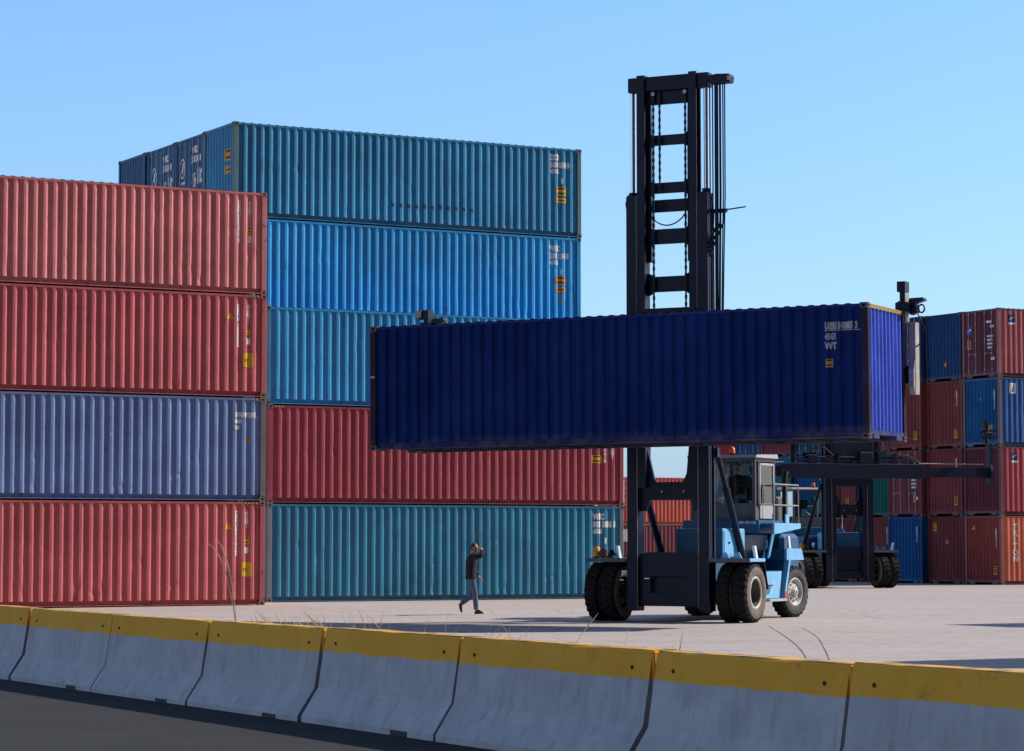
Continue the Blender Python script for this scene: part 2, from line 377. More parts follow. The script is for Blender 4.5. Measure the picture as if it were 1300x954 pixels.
def build_library():
    lib = {}
    lib['side_front'] = [corrugated(SIDE_PTS, SPD, S0, .165, 2.815, lambda x, e, z: (x, e, z), 10 + i).mesh('side_panel') for i in range(4)]
    lib['side_back'] = corrugated(SIDE_PTS, SPD, S0, .165, 2.815, lambda x, e, z: (x, WD - e, z), 20, 4, 3).mesh('side_panel')
    lib['end_l'] = [corrugated(END_PTS, EPD, E0, .19, 2.79, lambda x, e, z: (e, x, z), 30 + i, 6, 12).mesh('end_wall') for i in range(3)]
    lib['end_r'] = [corrugated(END_PTS, EPD, E0, .19, 2.79, lambda x, e, z: (L - e, x, z), 40 + i, 4, 12).mesh('end_wall') for i in range(2)]
    # corner posts, then rails
    mb = MB(); mb.box(.004, .155, .006, .145, .12, 2.776, bev=.012); lib['post'] = mb.mesh('corner_post')
    mb = MB()
    for y0, y1, yl0, yl1 in ((.008, .068, .006, .087), (WD - .068, WD - .008, WD - .087, WD - .006)):
        mb.box(.18, L - .18, y0, y1, 2.812, 2.868)                 # top side rail
        yc = (.088, .098) if y0 < 1 else (WD - .098, WD - .088)
        mb.box(.18, L - .18, yc[0], yc[1], .03, .168)              # bottom rail web
        mb.box(.18, L - .18, yl0, yl1, .022, .046)                 # bottom rail lip
    for xa, xb in ((.008, .07), (L - .07, L - .008)):
        mb.box(xa, xb, .165, WD - .165, 2.79, 2.872)               # header
        mb.box(xa, xb, .165, WD - .165, .10, .19)                  # sill
        for ya, yb in ((.30, .66), (WD - .66, WD - .30)): mb.box(xa, xb + .0, ya, yb, .015, .101)
    lib['frame'] = mb.mesh('frame')
    # roof: cross corrugation
    mb = MB(); pts = wave_points(.2, 42, .278); vs = []
    pts = [(.02, 1.0)] + pts + [(L - .02, 1.0)]
    for y in (.05, WD - .05):
        for x, d in pts: vs.append((x, y, 2.866 + .024 * (1 - d)))
    n = len(pts); mb.add(vs, [(i, i + 1, n + i + 1, n + i) for i in range(n - 1)])
    lib['roof'] = mb.mesh('roof')
    mb = MB(); mb.box(.08, L - .08, .105, WD - .105, .125, .15)
    x = .5
    while x < L - .4: mb.box(x, x + .05, .12, WD - .12, .03, .124); x += .62
    lib['base'] = mb.mesh('base')
    # corner casting with its oval holes
    mb = MB(); a, b, c = .178, .162, .118
    mb.box(0, a, 0, b, 0, c)
    mb.f = mb.f[:2] + [mb.f[3], mb.f[4]]; mb.mi = [0] * 4; mb.sm = [False] * 4    # drop the two outer faces (-y and -x)
    def ring(put, w, h):
        o = [(0, 0), (w, 0), (w, h), (0, h)]; cx, cy = w * .5, h * .5
        hole = [(cx + .045 * math.cos(t), cy + .03 * math.sin(t)) for t in [math.pi * 2 * (k + .5) / 8 for k in range(8)]]
        vs = [put(*q, 0) for q in o] + [put(*q, 0) for q in hole] + [put(*q, .05) for q in hole]
        quad = {0: 4 + 4, 1: 4 + 6, 2: 4 + 0, 3: 4 + 2}
        fs = [(0, 1, 4 + 6, 4 + 5, 4 + 4), (1, 2, 4 + 0, 4 + 7, 4 + 6), (2, 3, 4 + 2, 4 + 1, 4 + 0), (3, 0, 4 + 4, 4 + 3, 4 + 2)]
        fs += [(4 + k, 4 + (k + 1) % 8, 12 + (k + 1) % 8, 12 + k) for k in range(8)]
        mb.add(vs, fs); mb.add([put(*q, .05) for q in hole], [list(range(8))], 1)
    ring(lambda u, w, d: (u, d, w), a, c); ring(lambda u, w, d: (d, u, w), b, c)
    lib['casting'] = mb.mesh('corner_casting')
    # doors (left end)
    for k, (y0, y1) in enumerate(((.155, WD / 2 - .006), (WD / 2 + .006, WD - .155))):
        mb = MB(); mb.box(.045, .075, y0, y1, .19, 2.785)
        for z0, z1 in ((.19, .27), (.80, .86), (1.40, 1.46), (2.0, 2.06), (2.70, 2.785)): mb.box(.030, .046, y0, y1, z0, z1)
        mb.box(.031, .046, y0, y0 + .07, .27, 2.70); mb.box(.031, .046, y1 - .07, y1, .27, 2.70)
        for z in (.45, 1.1, 1.75, 2.45):
            yy = y0 - .03 if k == 0 else y1 - .03
            mb.box(.012, .032, yy, yy + .06, z, z + .12)
        lib['door%d' % k] = mb.mesh('door')
        for j, yy in enumerate((y0 + (y1 - y0) * .28, y0 + (y1 - y0) * .72)):
            mb = MB(); mb.tube([(.012, yy, .12), (.012, yy, 2.85)], .017, 6)
            for z in (.3, .95, 1.6, 2.3, 2.7): mb.box(-.003, .031, yy - .035, yy + .035, z, z + .05)
            mb.bar((.004, yy, 1.02), (.004, yy + (.34 if j == 0 else -.34), 1.02), .02, .03)
            lib['rod%d%d' % (k, j)] = mb.mesh('lock_rod')
    return lib
LIB = build_library()

def decal(parent, face, s, z, shape, mat, size=.17, stacked=False, name='lettering', squeeze=1.0, bold=.075, lift=.004):
    """lay lettering or a sticker onto a corrugated face. face: 'front', 'left' (corrugated), 'door', 'right'"""
    if isinstance(shape, str): vs, fs = text_mesh(shape, size, bold, stacked, squeeze)
    else: vs, fs = shape
    bm = bmesh.new()
    bv = [bm.verts.new((s + x, 0, z + y)) for x, y in vs]
    for f in fs:
        try: bm.faces.new([bv[i] for i in f])
        except ValueError: pass
    lo = min(v.co.x for v in bm.verts); hi = max(v.co.x for v in bm.verts)
    pts, dep, ins = (SIDE_PTS, SPD, S0) if face == 'front' else (END_PTS, EPD, E0)
    if face in ('left', 'right'): brk = [p for p, d in pts]
    elif face == 'front': brk = [p for p, d in pts]
    else: brk = []
    for b in brk:
        q = b if face in ('front', 'right') else WD - b
        if lo < q < hi:
            bmesh.ops.bisect_plane(bm, geom=list(bm.verts) + list(bm.edges) + list(bm.faces), plane_co=(q, 0, 0), plane_no=(1, 0, 0))
    for v in bm.verts:
        x, z_ = v.co.x, v.co.z
        if face == 'front': v.co = (x, ins + dep * depth_at(pts, x) - lift, z_)
        elif face == 'left': v.co = (ins + dep * depth_at(pts, WD - x) - lift, WD - x, z_)
        elif face == 'right': v.co = (L - ins - dep * depth_at(pts, x) + lift, x, z_)
        else: v.co = (.0285 - lift, WD - x, z_)
    me = bpy.data.meshes.new(name); bm.to_mesh(me); bm.free()
    o = link(name, me, mat, parent)
    return o

def rect(w, h): return ([(0, 0), (w, 0), (w, h), (0, h)], [(0, 1, 2, 3)])
def tri(w, h): return ([(0, 0), (w, 0), (w / 2, h)], [(0, 1, 2)])
def ellipse_ring(rx, ry, t, n=20):
    vs = [(rx * math.cos(a), ry * math.sin(a)) for a in [2 * math.pi * k / n for k in range(n)]] + [((rx - t) * math.cos(a), (ry - t) * math.sin(a)) for a in [2 * math.pi * k / n for k in range(n)]]
    return vs, [(k, (k + 1) % n, n + (k + 1) % n, n + k) for k in range(n)]

def sticker(parent, face, s, z, w, h, mat='yellow', text='', lines=2):
    o = decal(parent, face, s, z, rect(w, h), mat, name='warning_sticker')
    if text:
        decal(o, face, s + w * .1, z + h * .35, text, 'ink', size=h * .34, name='sticker_text', squeeze=.8, bold=.01, lift=.007)
    else:
        for k in range(lines):
            zz = z + h * (.2 + .55 * k / max(1, lines - 1) if lines > 1 else .4)
            decal(o, face, s + w * .12, zz, rect(w * .76, h * .16), 'ink', name='sticker_text', lift=.007)
    return o

CASTINGS = [(0, 0), (1, 0), (0, 1), (1, 1)]
def make_container(loc, yaw, colour, label, group=None, left='wall', right='wall', casts='all', variant=0, frame_colour=None, tilt=None, finish=None):
    t = empty('shipping_container', loc, yaw)
    if tilt: t.rotation_euler = (tilt[0], tilt[1], yaw)
    tag(t, label, 'shipping container', group)
    fc = frame_colour or tuple(c * .85 + .012 for c in colour)
    link('side_panel', LIB['side_front'][variant % 4], 'paint', t, colour)
    link('side_panel', LIB['side_back'], 'paint', t, colour)
    link('roof', LIB['roof'], 'paint', t, colour)
    link('frame', LIB['frame'], 'frame', t, tuple(c * .9 for c in colour))
    for ix, iy in CASTINGS:
        o = link('corner_post', LIB['post'], 'frame', t, fc); o.location = (L if ix else 0, WD if iy else 0, 0); o.scale = (-1 if ix else 1, -1 if iy else 1, 1)
    link('base', LIB['base'], 'steel_dark', t)
    if left == 'wall': link('end_wall', LIB['end_l'][variant % 3], 'paint', t, colour)
    else:
        for k in (0, 1):
            d = link('door', LIB['door%d' % k], 'paint', t, colour)
            for j in (0, 1): link('lock_rod', LIB['rod%d%d' % (k, j)], 'zinc', d)
    link('end_wall', LIB['end_r'][variant % 2], 'paint', t, colour)
    if finish:
        for o in list(t.children) + [g for c_ in t.children for g in c_.children]:
            for sl in o.material_slots:
                if sl.material in (M['paint'], M['frame']): sl.link = 'OBJECT'; sl.material = M[finish]
    cc = tuple(c * .55 + .035 for c in fc)
    for ix, iy in CASTINGS:
        for iz in (0, 1):
            if casts == 'left' and ix == 1: continue
            if casts == 'front' and iy == 1: continue
            o = link('corner_casting', LIB['casting'], ['casting', 'black'], t, cc)
            o.location = (L + .0 if ix else 0, WD if iy else 0, HC - .122 if iz else 0.0)
            o.scale = (-1 if ix else 1, -1 if iy else 1, 1)
    return t

# ------------------------------------------------------------------ layout numbers (metres, camera at x=0,y=0)
GY = R(28.83)                                    # heading of the container rows
U = Vector((math.cos(GY), math.sin(GY), 0)); Nn = Vector((-math.sin(GY), math.cos(GY), 0))
def up(k): return Vector((0, 0, HC * k))

RED = (.66, .195, .200); RED2 = (.54, .105, .122); DRED = (.33, .034, .060); LILAC = (.14, .225, .48)
TEAL = (.006, .195, .35); BRIGHT = (.004, .33, .70); NAVY = (.003, .020, .135)

# --- left stack
S1 = Vector((-6.893, 74.768, 0)) - U * L
tiers = ['bottom', 'second', 'third', 'top']
gl = 'left stack of four containers'
left_stack = []
for k, (c, lab, fc) in enumerate(((RED2, 'brick red container at the bottom of the left stack', None),
                       (LILAC, 'lilac blue container second from the ground in the left stack', (.16, .15, .15)),
                       (RED2, 'crimson red container resting on the lilac blue one in the left stack', None),
                       (RED, 'faded pinkish red container with dented lower side on top of the left stack', None))):
    left_stack.append(make_container(S1 + up(k) + U * rnd.uniform(-.012, .012), GY, c, lab, gl, variant=k, frame_colour=fc))
def stacked_number(t, x, ztop, txt, size, face='front'):
    decal(t, face, x, ztop - size * .75, txt, 'white', size=size, stacked=True, squeeze=.9)
def hazard(t, x0, x1):
    mb = MB(); mb.box(x0, x1, .0035, .0075, 2.808, 2.862)
    link('hazard_strip', mb.mesh('hazard_strip'), 'hazard', t)
def tall_sign(t, x, z):
    sticker(t, 'front', x, z, .30, .40, 'yellow', "9'6\"")
c = left_stack[0]
stacked_number(c, L - .86, 2.62, 'CBHU8511720', .145); stacked_number(c, L - .55, 2.62, '45G1', .15)
decal(c, 'front', L - 1.24, 2.11, tri(.24, .22), 'yellow', name='warning_sticker'); sticker(c, 'front', L - .62, 1.70, .15, .19); decal(c, 'front', L - .61, 1.44, rect(.12, .17), 'white', name='data_plate'); tall_sign(c, L - .70, .80); hazard(c, L - .62, L - .22)
c = left_stack[1]
decal(c, 'front', L - .93, 2.36, 'CAXU 489210 3', 'white', size=.15, squeeze=.62); decal(c, 'front', L - .93, 2.33, rect(.72, .014), 'white', name='lettering')
decal(c, 'front', L - .93, 2.17, '45G1', 'white', size=.14, squeeze=.7); decal(c, 'front', L - .93, 2.0, 'US', 'white', size=.13); sticker(c, 'front', L - .57, 1.60, .11, .17, 'orange'); hazard(c, L - .40, L - .22)
c = left_stack[2]
stacked_number(c, L - .86, 2.60, 'CBHU9130526', .14); stacked_number(c, L - .55, 2.60, '45G1', .15)
decal(c, 'front', L - 1.22, 2.18, tri(.24, .20), 'yellow', name='warning_sticker'); sticker(c, 'front', L - .61, 1.75, .13, .17); decal(c, 'front', L - .60, 1.48, rect(.12, .17), 'white', name='data_plate'); tall_sign(c, L - .70, .84); hazard(c, L - .62, L - .24)
c = left_stack[3]
stacked_number(c, L - .84, 2.62, 'CBHU8320417', .14); stacked_number(c, L - .52, 2.64, '45G1', .15); sticker(c, 'front', L - .58, 1.72, .12, .15); decal(c, 'front', L - .56, 1.44, rect(.10, .20), 'white', name='data_plate')

# --- middle front stack (three high)
S2 = Vector((-7.200, 78.176, 0)) - U * .05
gm = 'containers of the middle block'
mid = []
for k, (c, lab, fc, dx) in enumerate(((TEAL, 'dark teal container on the ground behind the walking man', (.16, .20, .22), .10),
                            (DRED, 'dark crimson container standing on the ground level teal one', None, .10),
                            ((.004, .31, .66), 'blue container third from ground, partly hidden by the lifted navy one', (.05, .16, .26), 0.02))):
    mid.append(make_container(S2 + up(k) + U * dx, GY, c, lab, gm, variant=k + 1, frame_colour=fc))
def number_block(t, a, b, d, x, ztop):
    decal(t, 'front', x, ztop - .19, a, 'white', size=.24, squeeze=.72); decal(t, 'front', x, ztop - .43, b, 'white', size=.24, squeeze=.72)
    decal(t, 'front', x, ztop - .63, d, 'white', size=.19, squeeze=.8)
    decal(t, 'front', x + .39, ztop - .95, rect(.07, .18), 'white', name='data_plate')
number_block(mid[0], 'WEC', '005 1806 5', '45G1', L - 1.10, 2.66)
c = mid[1]
decal(c, 'front', L - 1.08, 1.78, tri(.20, .20), 'yellow', name='warning_sticker'); sticker(c, 'front', L - 1.16, 1.33, .37, .24, 'yellow', lines=2); stacked_number(c, L - .70, 2.55, 'CBHU8604418', .14); stacked_number(c, L - .42, 1.95, '45G1', .15); hazard(c, .22, .50)

# --- middle rear block (five high, four deep; what shows of it above the front stack)
S3 = Vector((-8.44, 80.10, 0))
rear = []
rear.append(make_container(S3 + up(3), GY, BRIGHT, 'bright sky blue container directly under the highest teal container', gm, variant=3))
rear.append(make_container(S3 + up(4) + U * .02, GY, (.008, .24, .47), 'highest teal blue container of the block, its whole long side in view', gm, variant=2, frame_colour=(.10, .20, .22)))
for k, (lf, lab) in enumerate((('door', 'dark blue container with ring emblem door, directly behind the highest teal container'),
                               ('door', 'dark blue container with ring emblem door, second behind the highest teal container'),
                               ('wall', 'dark blue container with a large white arch on its end, farthest back on the block'))):
    rear.append(make_container(S3 + up(4) + Nn * (2.47 * (k + 1)) + U * (.06 if lf == 'door' else 0), GY, (.003, .10, .24), lab, gm, left=lf, variant=k))
number_block(rear[0], 'WEC', '268 124 8', '45G1', L - 1.16, 2.62); number_block(rear[1], 'ZCS', '560 854 0', '45G1', L - 1.14, 2.68)
for t, m_ in ((rear[0], 'orange'), (rear[1], 'yellow')):
    sticker(t, 'front', L - .95, 1.34, .38, .27, m_); sticker(t, 'front', L - .95, 1.10, .38, .16, m_, lines=1)
decal(rear[0], 'front', L - .86, .78, tri(.19, .2), 'orange', name='warning_sticker')
# dark smear along the ribs of the top container
for q in range(18, 29):
    x0_, x1_ = SIDE_PTS[1 + 4 * q + 1][0], SIDE_PTS[1 + 4 * q + 2][0]
    decal(rear[1], 'front', x0_ - .03, .62 + rnd.uniform(-.015, .015), rect(x1_ - x0_ + .04, rnd.uniform(.09, .14)), 'scuff', name='scuff_mark')
sticker(rear[1], 'left', 1.70, 1.75, .42, .36, 'yellow'); sticker(rear[1], 'left', 1.70, 1.36, .42, .24, 'yellow', lines=1)
for t in rear[2:4]:
    decal(t, 'door', .62, 1.96, ellipse_ring(.20, .33, .05), 'white', name='ring_emblem'); decal(t, 'door', .60, 1.80, ([(0, 0), (.05, 0), (.12, .34), (.05, .34), (-.06, .10), (-.06, .06)], [(0, 1, 2, 3, 4, 5)]), 'white', name='ring_emblem')
    decal(t, 'door', .36, 1.46, 'WEC LINES', 'white', size=.10, squeeze=.9)
    decal(t, 'door', 1.40, 2.36, 'WEC', 'white', size=.27, squeeze=.75); decal(t, 'door', 1.38, 2.06, '268 3418', 'white', size=.28, squeeze=.72); decal(t, 'door', 1.86, 1.72, '45G1', 'white', size=.17, squeeze=.6)
    for q, (sx, zz) in enumerate(((1.45, 1.28), (1.45, .62))):
        for r_ in range(3): decal(t, 'door', sx, zz + .15 * r_, ('MAX', 'TARE', 'NET')[r_], 'white', size=.18, squeeze=.7); decal(t, 'door', sx + .40, zz + .15 * r_ + .08, ('32500', '3940', '28560')[r_], 'white', size=.19, squeeze=.8)
n_ = 14
arch = [(.36 * math.cos(math.pi * k / n_), .30 * math.sin(math.pi * k / n_) * 1.3) for k in range(n_ + 1)]; inn = [(.22 * math.cos(math.pi * k / n_), .26 * math.sin(math.pi * k / n_) * 1.2) for k in range(n_ + 1)]
vs = arch + inn; fs = [(k, k + 1, n_ + 2 + k, n_ + 1 + k) for k in range(n_)]
vs += [(.22, 0), (.36, 0), (.36, -1.3), (.22, -1.3), (-.36, 0), (-.22, 0), (-.22, -1.3), (-.36, -1.3), (-.06, .06), (.06, .1), (.06, -1.3), (-.06, -1.3)]; b_ = 2 * (n_ + 1)
fs += [(b_, b_ + 1, b_ + 2, b_ + 3), (b_ + 4, b_ + 5, b_ + 6, b_ + 7), (b_ + 8, b_ + 9, b_ + 10, b_ + 11)]
decal(rear[4], 'left', 1.12, 1.55, (vs, fs), 'white', name='arch_emblem'); sticker(rear[4], 'left', .42, 1.30, .40, .42, 'yellow')

# --- held container
HY = R(-27.06)
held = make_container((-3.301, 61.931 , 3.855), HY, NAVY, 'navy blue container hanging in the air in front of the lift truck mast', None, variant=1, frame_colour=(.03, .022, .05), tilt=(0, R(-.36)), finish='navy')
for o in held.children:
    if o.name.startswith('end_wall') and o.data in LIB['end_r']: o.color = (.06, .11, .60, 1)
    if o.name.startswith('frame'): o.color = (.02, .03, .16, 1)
decal(held, 'front', L - .97, 2.35, 'UESU 540885 3', 'muted', size=.20, squeeze=.56); decal(held, 'front', L - .99, 2.31, rect(.80, .016), 'muted', name='lettering')
decal(held, 'front', L - .97, 2.13, '45G1', 'muted', size=.18, squeeze=.62); decal(held, 'front', L - .97, 1.93, 'WT', 'muted', size=.19, squeeze=.8); sticker(held, 'front', L - .96, 1.53, .15, .18, 'dull')
mb = MB(); mb.box(L - .006, L - .002, .18, WD - .18, 2.785, 2.87); link('hazard_strip', mb.mesh('hazard_strip'), 'hazard', held)
for x in (.0, ):
    decal(held, 'front', .02, 1.68, rect(.12, .05), 'muted', name='data_plate', lift=.062)

# --- right-hand block: ends towards the left, first long sides lit
RC = Vector((20.36, 111.37, 0))
MAR = (.19, .040, .050); MAR2 = (.22, .052, .052); MBR = (.17, .038, .042); PLUM = (.12, .028, .045); NVY = (.012, .050, .150); RBL = (.008, .080, .235); GRN = (.008, .120, .105); STEEL = (.03, .06, .12)
grid = {  # column (0 = corner) -> tiers from the ground: colour, left end, words
 0: [((.24, .045, .040), 'wall', 'maroon'), (PLUM, 'wall', 'plum'), (RBL, 'wall', 'royal blue'), (PLUM, 'door', 'maroon')],
 1: [(MBR, 'wall', 'dark maroon'), (MAR, 'wall', 'maroon'), (MAR2, 'wall', 'brownish red'), (NVY, 'wall', 'navy blue')],
 2: [(RBL, 'wall', 'royal blue'), (MAR, 'door', 'maroon'), (MAR2, 'wall', 'brownish red'), (NVY, 'door', 'navy blue')],
 3: [(MAR2, 'wall', 'brownish red'), (GRN, 'wall', 'green'), (MAR, 'door', 'maroon'), (NVY, 'wall', 'navy blue')],
 4: [(MBR, 'wall', 'dark maroon'), ((.230, .055, .060), 'wall', 'red'), (MAR, 'wall', 'maroon')],
 5: [(MAR, 'wall', 'maroon'), (RBL, 'wall', 'royal blue'), ((.013, .06, .10), 'door', 'slate blue')],
 6: [(STEEL, 'door', 'slate blue'), ((.012, .14, .23), 'wall', 'teal'), (MAR, 'wall', 'maroon')],
 7: [(NVY, 'wall', 'navy blue'), (STEEL, 'door', 'slate blue'), (NVY, 'door', 'navy blue')],
 8: [(MAR, 'wall', 'maroon'), (NVY, 'wall', 'navy blue'), ((.33, .030, .045), 'wall', 'scarlet')],
}
colw = ['corner', 'second', 'third', 'fourth', 'fifth', 'sixth', 'seventh', 'eighth', 'ninth', 'tenth']
tierw = ['on the ground', 'second from the ground', 'third from the ground', 'fourth from the ground']
gr_ = 'containers of the right hand block'
RB = {}
SHIFT = [0, 0, .28, .1, .2, .1, .3, .15, .2, .2]
for k, ts in grid.items():
    for j, (c, lf, w) in enumerate(ts):
        lab = '%s container, %s, %s column back in the right block' % (w, tierw[j], colw[k])
        if k == 0: lab = ['rust red container with upright white word TRITON on its sunlit side', 'crimson container on the TRITON container, with small blue and yellow logo', 'royal blue container with white square logo at the corner of the right block', 'maroon container with yellow logo on top of the right block corner'][j]
        fr = {0: (.33, .09, .075), 1: None, 2: (.12, .11, .12), 3: (.30, .10, .10)}[j] if k == 0 else None
        t = make_container(RC + Nn * (2.455 * k) - U * (SHIFT[k] + (0 if k == 0 else rnd.uniform(0, .10))) + up(j), GY, c, lab, gr_, left=lf, variant=k + j, casts='left' if k else 'all', frame_colour=fr, finish='matte' if k else None)
        RB[(k, j)] = t
        # small printed marks on the ends
        if lf == 'wall' and k > 0 and (k + j) % 3 != 1: stacked_number(t, WD - .42, 2.45, 'CBHU8%d4172' % (k * 4 + j), .085, 'left')
# sunlight painted in: brighter colours on the corner column's lit long sides
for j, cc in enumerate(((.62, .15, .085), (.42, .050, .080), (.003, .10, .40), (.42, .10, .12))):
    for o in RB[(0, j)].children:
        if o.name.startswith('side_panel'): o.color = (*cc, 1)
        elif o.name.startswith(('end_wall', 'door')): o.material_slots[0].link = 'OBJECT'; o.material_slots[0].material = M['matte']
for j in (1, 2, 3): RB[(0, j)]
decal(RB[(0, 0)], 'front', .77, 2.30, 'TRITON', 'white', size=.34, stacked=True, name='lettering', squeeze=1.15, bold=.03)
def small_logo(t, x, z, blue=True):
    o = decal(t, 'front', x, z, rect(.34, .44), 'logo_blue' if blue else 'white', name='logo_panel')
    if blue:
        decal(o, 'front', x, z, rect(.34, .09), 'white', name='logo_band', lift=.007)
        decal(o, 'front', x + .05, z + .17, ([(0, 0), (.24, .12), (.24, .20), (0, .08)], [(0, 1, 2, 3)]), 'yellow', name='logo_band', lift=.007)
    else:
        decal(o, 'front', x + .10, z + .06, ([(0, 0), (.13, 0), (.16, .26), (.10, .34), (.08, .2)], [(0, 1, 2, 3, 4)]), 'logo_blue', name='logo_figure', lift=.007)
small_logo(RB[(0, 3)], .56, 2.20); small_logo(RB[(0, 2)], .56, 2.20, False); small_logo(RB[(0, 1)], .60, 2.20)
def estk(k, j, s, z, face='left'): sticker(RB[(k, j)], face, s, z, .22, .36, 'yellow', lines=3)
estk(0, 0, 1.84, .42); estk(0, 2, 1.72, .52); estk(1, 1, 1.84, .45); estk(1, 2, 1.80, .42); estk(2, 2, 1.85, .42); estk(1, 0, .35, 2.25); estk(4, 1, 1.7, .5)
estk(2, 1, 1.80, .62, 'door'); estk(0, 3, .35, 1.25, 'door')
decal(RB[(0, 0)], 'left', .52, 2.30, tri(.14, .20), 'yellow', name='warning_sticker'); decal(RB[(1, 0)], 'left', 1.2, 1.72, tri(.14, .2), 'yellow', name='warning_sticker'); decal(RB[(1, 3)], 'left', 1.25, .62, tri(.16, .24), 'orange', name='warning_sticker'); decal(RB[(0, 2)], 'left', 1.1, 1.95, tri(.12, .2), 'orange', name='warning_sticker')
for (k, j) in ((0, 3), (2, 3), (2, 1), (3, 2)):
    t = RB[(k, j)]
    decal(t, 'door', 1.62, 2.30, '8604418', 'white', size=.13, squeeze=.8); decal(t, 'door', 1.85, 2.10, '45G1', 'white', size=.12)
    for r_ in range(4): decal(t, 'door', 1.66, 1.70 - .16 * r_, ('MAX 32500', 'TARE 3940', 'NET 28560', 'CUBE 76.4')[r_], 'white', size=.10, squeeze=.8)
    decal(t, 'door', 1.90, .72, rect(.22, .12), 'white', name='data_plate')
o = decal(RB[(0, 3)], 'door', .33, 1.85, rect(.32, .36), 'logo_blue', name='logo_panel'); decal(o, 'door', .38, 1.95, ([(0, 0), (.22, .1), (.22, .18), (0, .08)], [(0, 1, 2, 3)]), 'white', name='logo_band', lift=.008)
for j in (0, 2): stacked_number(RB[(0, j)], WD - .40, 2.35, 'CBHU8%d1172' % j, .10, 'left')

# --- two far containers seen through the mast
FAR = Vector((6.45, 163.2, 0))
far = []
for k, (c, lab) in enumerate((((.19, .030, .045), 'dark maroon container on the ground far behind the lift truck mast'), ((.58, .10, .065), 'orange red container resting on the dark maroon one far behind the mast'))):
    far.append(make_container(FAR + up(k), GY, c, lab, 'far containers behind the mast', casts='front', variant=k))
decal(far[1], 'front', .46, 2.60, 'GENSTAR', 'white', size=.30, stacked=True, squeeze=.9); decal(far[0], 'front', .34, 1.85, rect(.34, .75), 'white', name='data_plate')

# --- stacks just outside the right edge whose corner shadows lie on the yard
def offstack(tip, z, labels, cols):
    # back-left top corner sits so that its shadow ends at tip
    d = Vector((math.cos(R(15)), math.sin(R(15)), 0)) * (z / math.tan(R(38)))
    o = Vector((tip[0], tip[1], 0)) + d - Nn * WD
    for k in range(2): make_container(o + up(k) + Vector((0, 0, -.06)), GY, cols[k], labels[k], 'containers just right of the view', casts='front', variant=k)

# ------------------------------------------------------------------ ground, road, barriers
def gz(y): 
    t = min(1, max(0, (y - 61) / 14.0)); t = t * t * (3 - 2 * t)
    return -.09 * (1 - t)
ys = [-60, 0, 15, 25, 35, 45, 55] + [60 + i for i in range(18)] + [85, 100, 130, 200, 400, 1000, 3000]
mb = MB(); xs = [-3000, -300, -60, -20, 0, 20, 60, 300, 3000]
mb.add([(x, y, gz(y)) for y in ys for x in xs], [(j * len(xs) + i, j * len(xs) + i + 1, (j + 1) * len(xs) + i + 1, (j + 1) * len(xs) + i) for j in range(len(ys) - 1) for i in range(len(xs) - 1)], 0, True)
structure(link('ground', mb.mesh('ground'), 'ground'))
# straight barrier line: x = 2.47 - .5412*(y-19.4)
def bline(y): return 2.47 - .5412 * (y - 19.4)
mb = MB(); rz = -.09 + .004
p0, p1 = 8.0, 52.0
mb.add([(bline(-12), -12, rz), (bline(p1), p1, rz), (bline(p1) - 60, p1, rz), (bline(-12) - 60, -12, rz)], [(0, 1, 2, 3)])
structure(link('road', mb.mesh('road'), 'road'))

# dark tyre marks and cracks drawn across the concrete
def ground_line(mb, pts, wd):
    n = 24; P = []
    for k in range(n + 1):
        u = k / n * (len(pts) - 1); i0 = min(int(u), len(pts) - 2); f = u - i0
        a = Vector(pts[max(i0 - 1, 0)]); b = Vector(pts[i0]); c = Vector(pts[i0 + 1]); d = Vector(pts[min(i0 + 2, len(pts) - 1)])
        P.append(.5 * (2 * b + (c - a) * f + (2 * a - 5 * b + 4 * c - d) * f * f + (3 * b - a - 3 * c + d) * f ** 3))
    vs = []
    for k, p in enumerate(P):
        t_ = (P[min(k + 1, n)] - P[max(k - 1, 0)]).normalized(); q = Vector((-t_.y, t_.x)) * wd * rnd.uniform(.25, .6)
        for e in (p + q, p - q): vs.append((e.x, e.y, gz(e.y) + .004))
    mb.add(vs, [(2 * k, 2 * k + 1, 2 * k + 3, 2 * k + 2) for k in range(n)])
mb = MB()
ground_line(mb, [(5.6, 58.5), (5.35, 53), (5.0, 47), (4.55, 41.5), (3.9, 36)], .028); ground_line(mb, [(6.2, 57.5), (5.9, 52), (5.35, 46), (4.85, 41), (4.3, 36)], .024)
M['rubber'] = plain('rubber_mark', (.17, .145, .14), .9, .5, 1.2)
structure(link('tyre_marks', mb.mesh('tyre_marks'), 'rubber'))

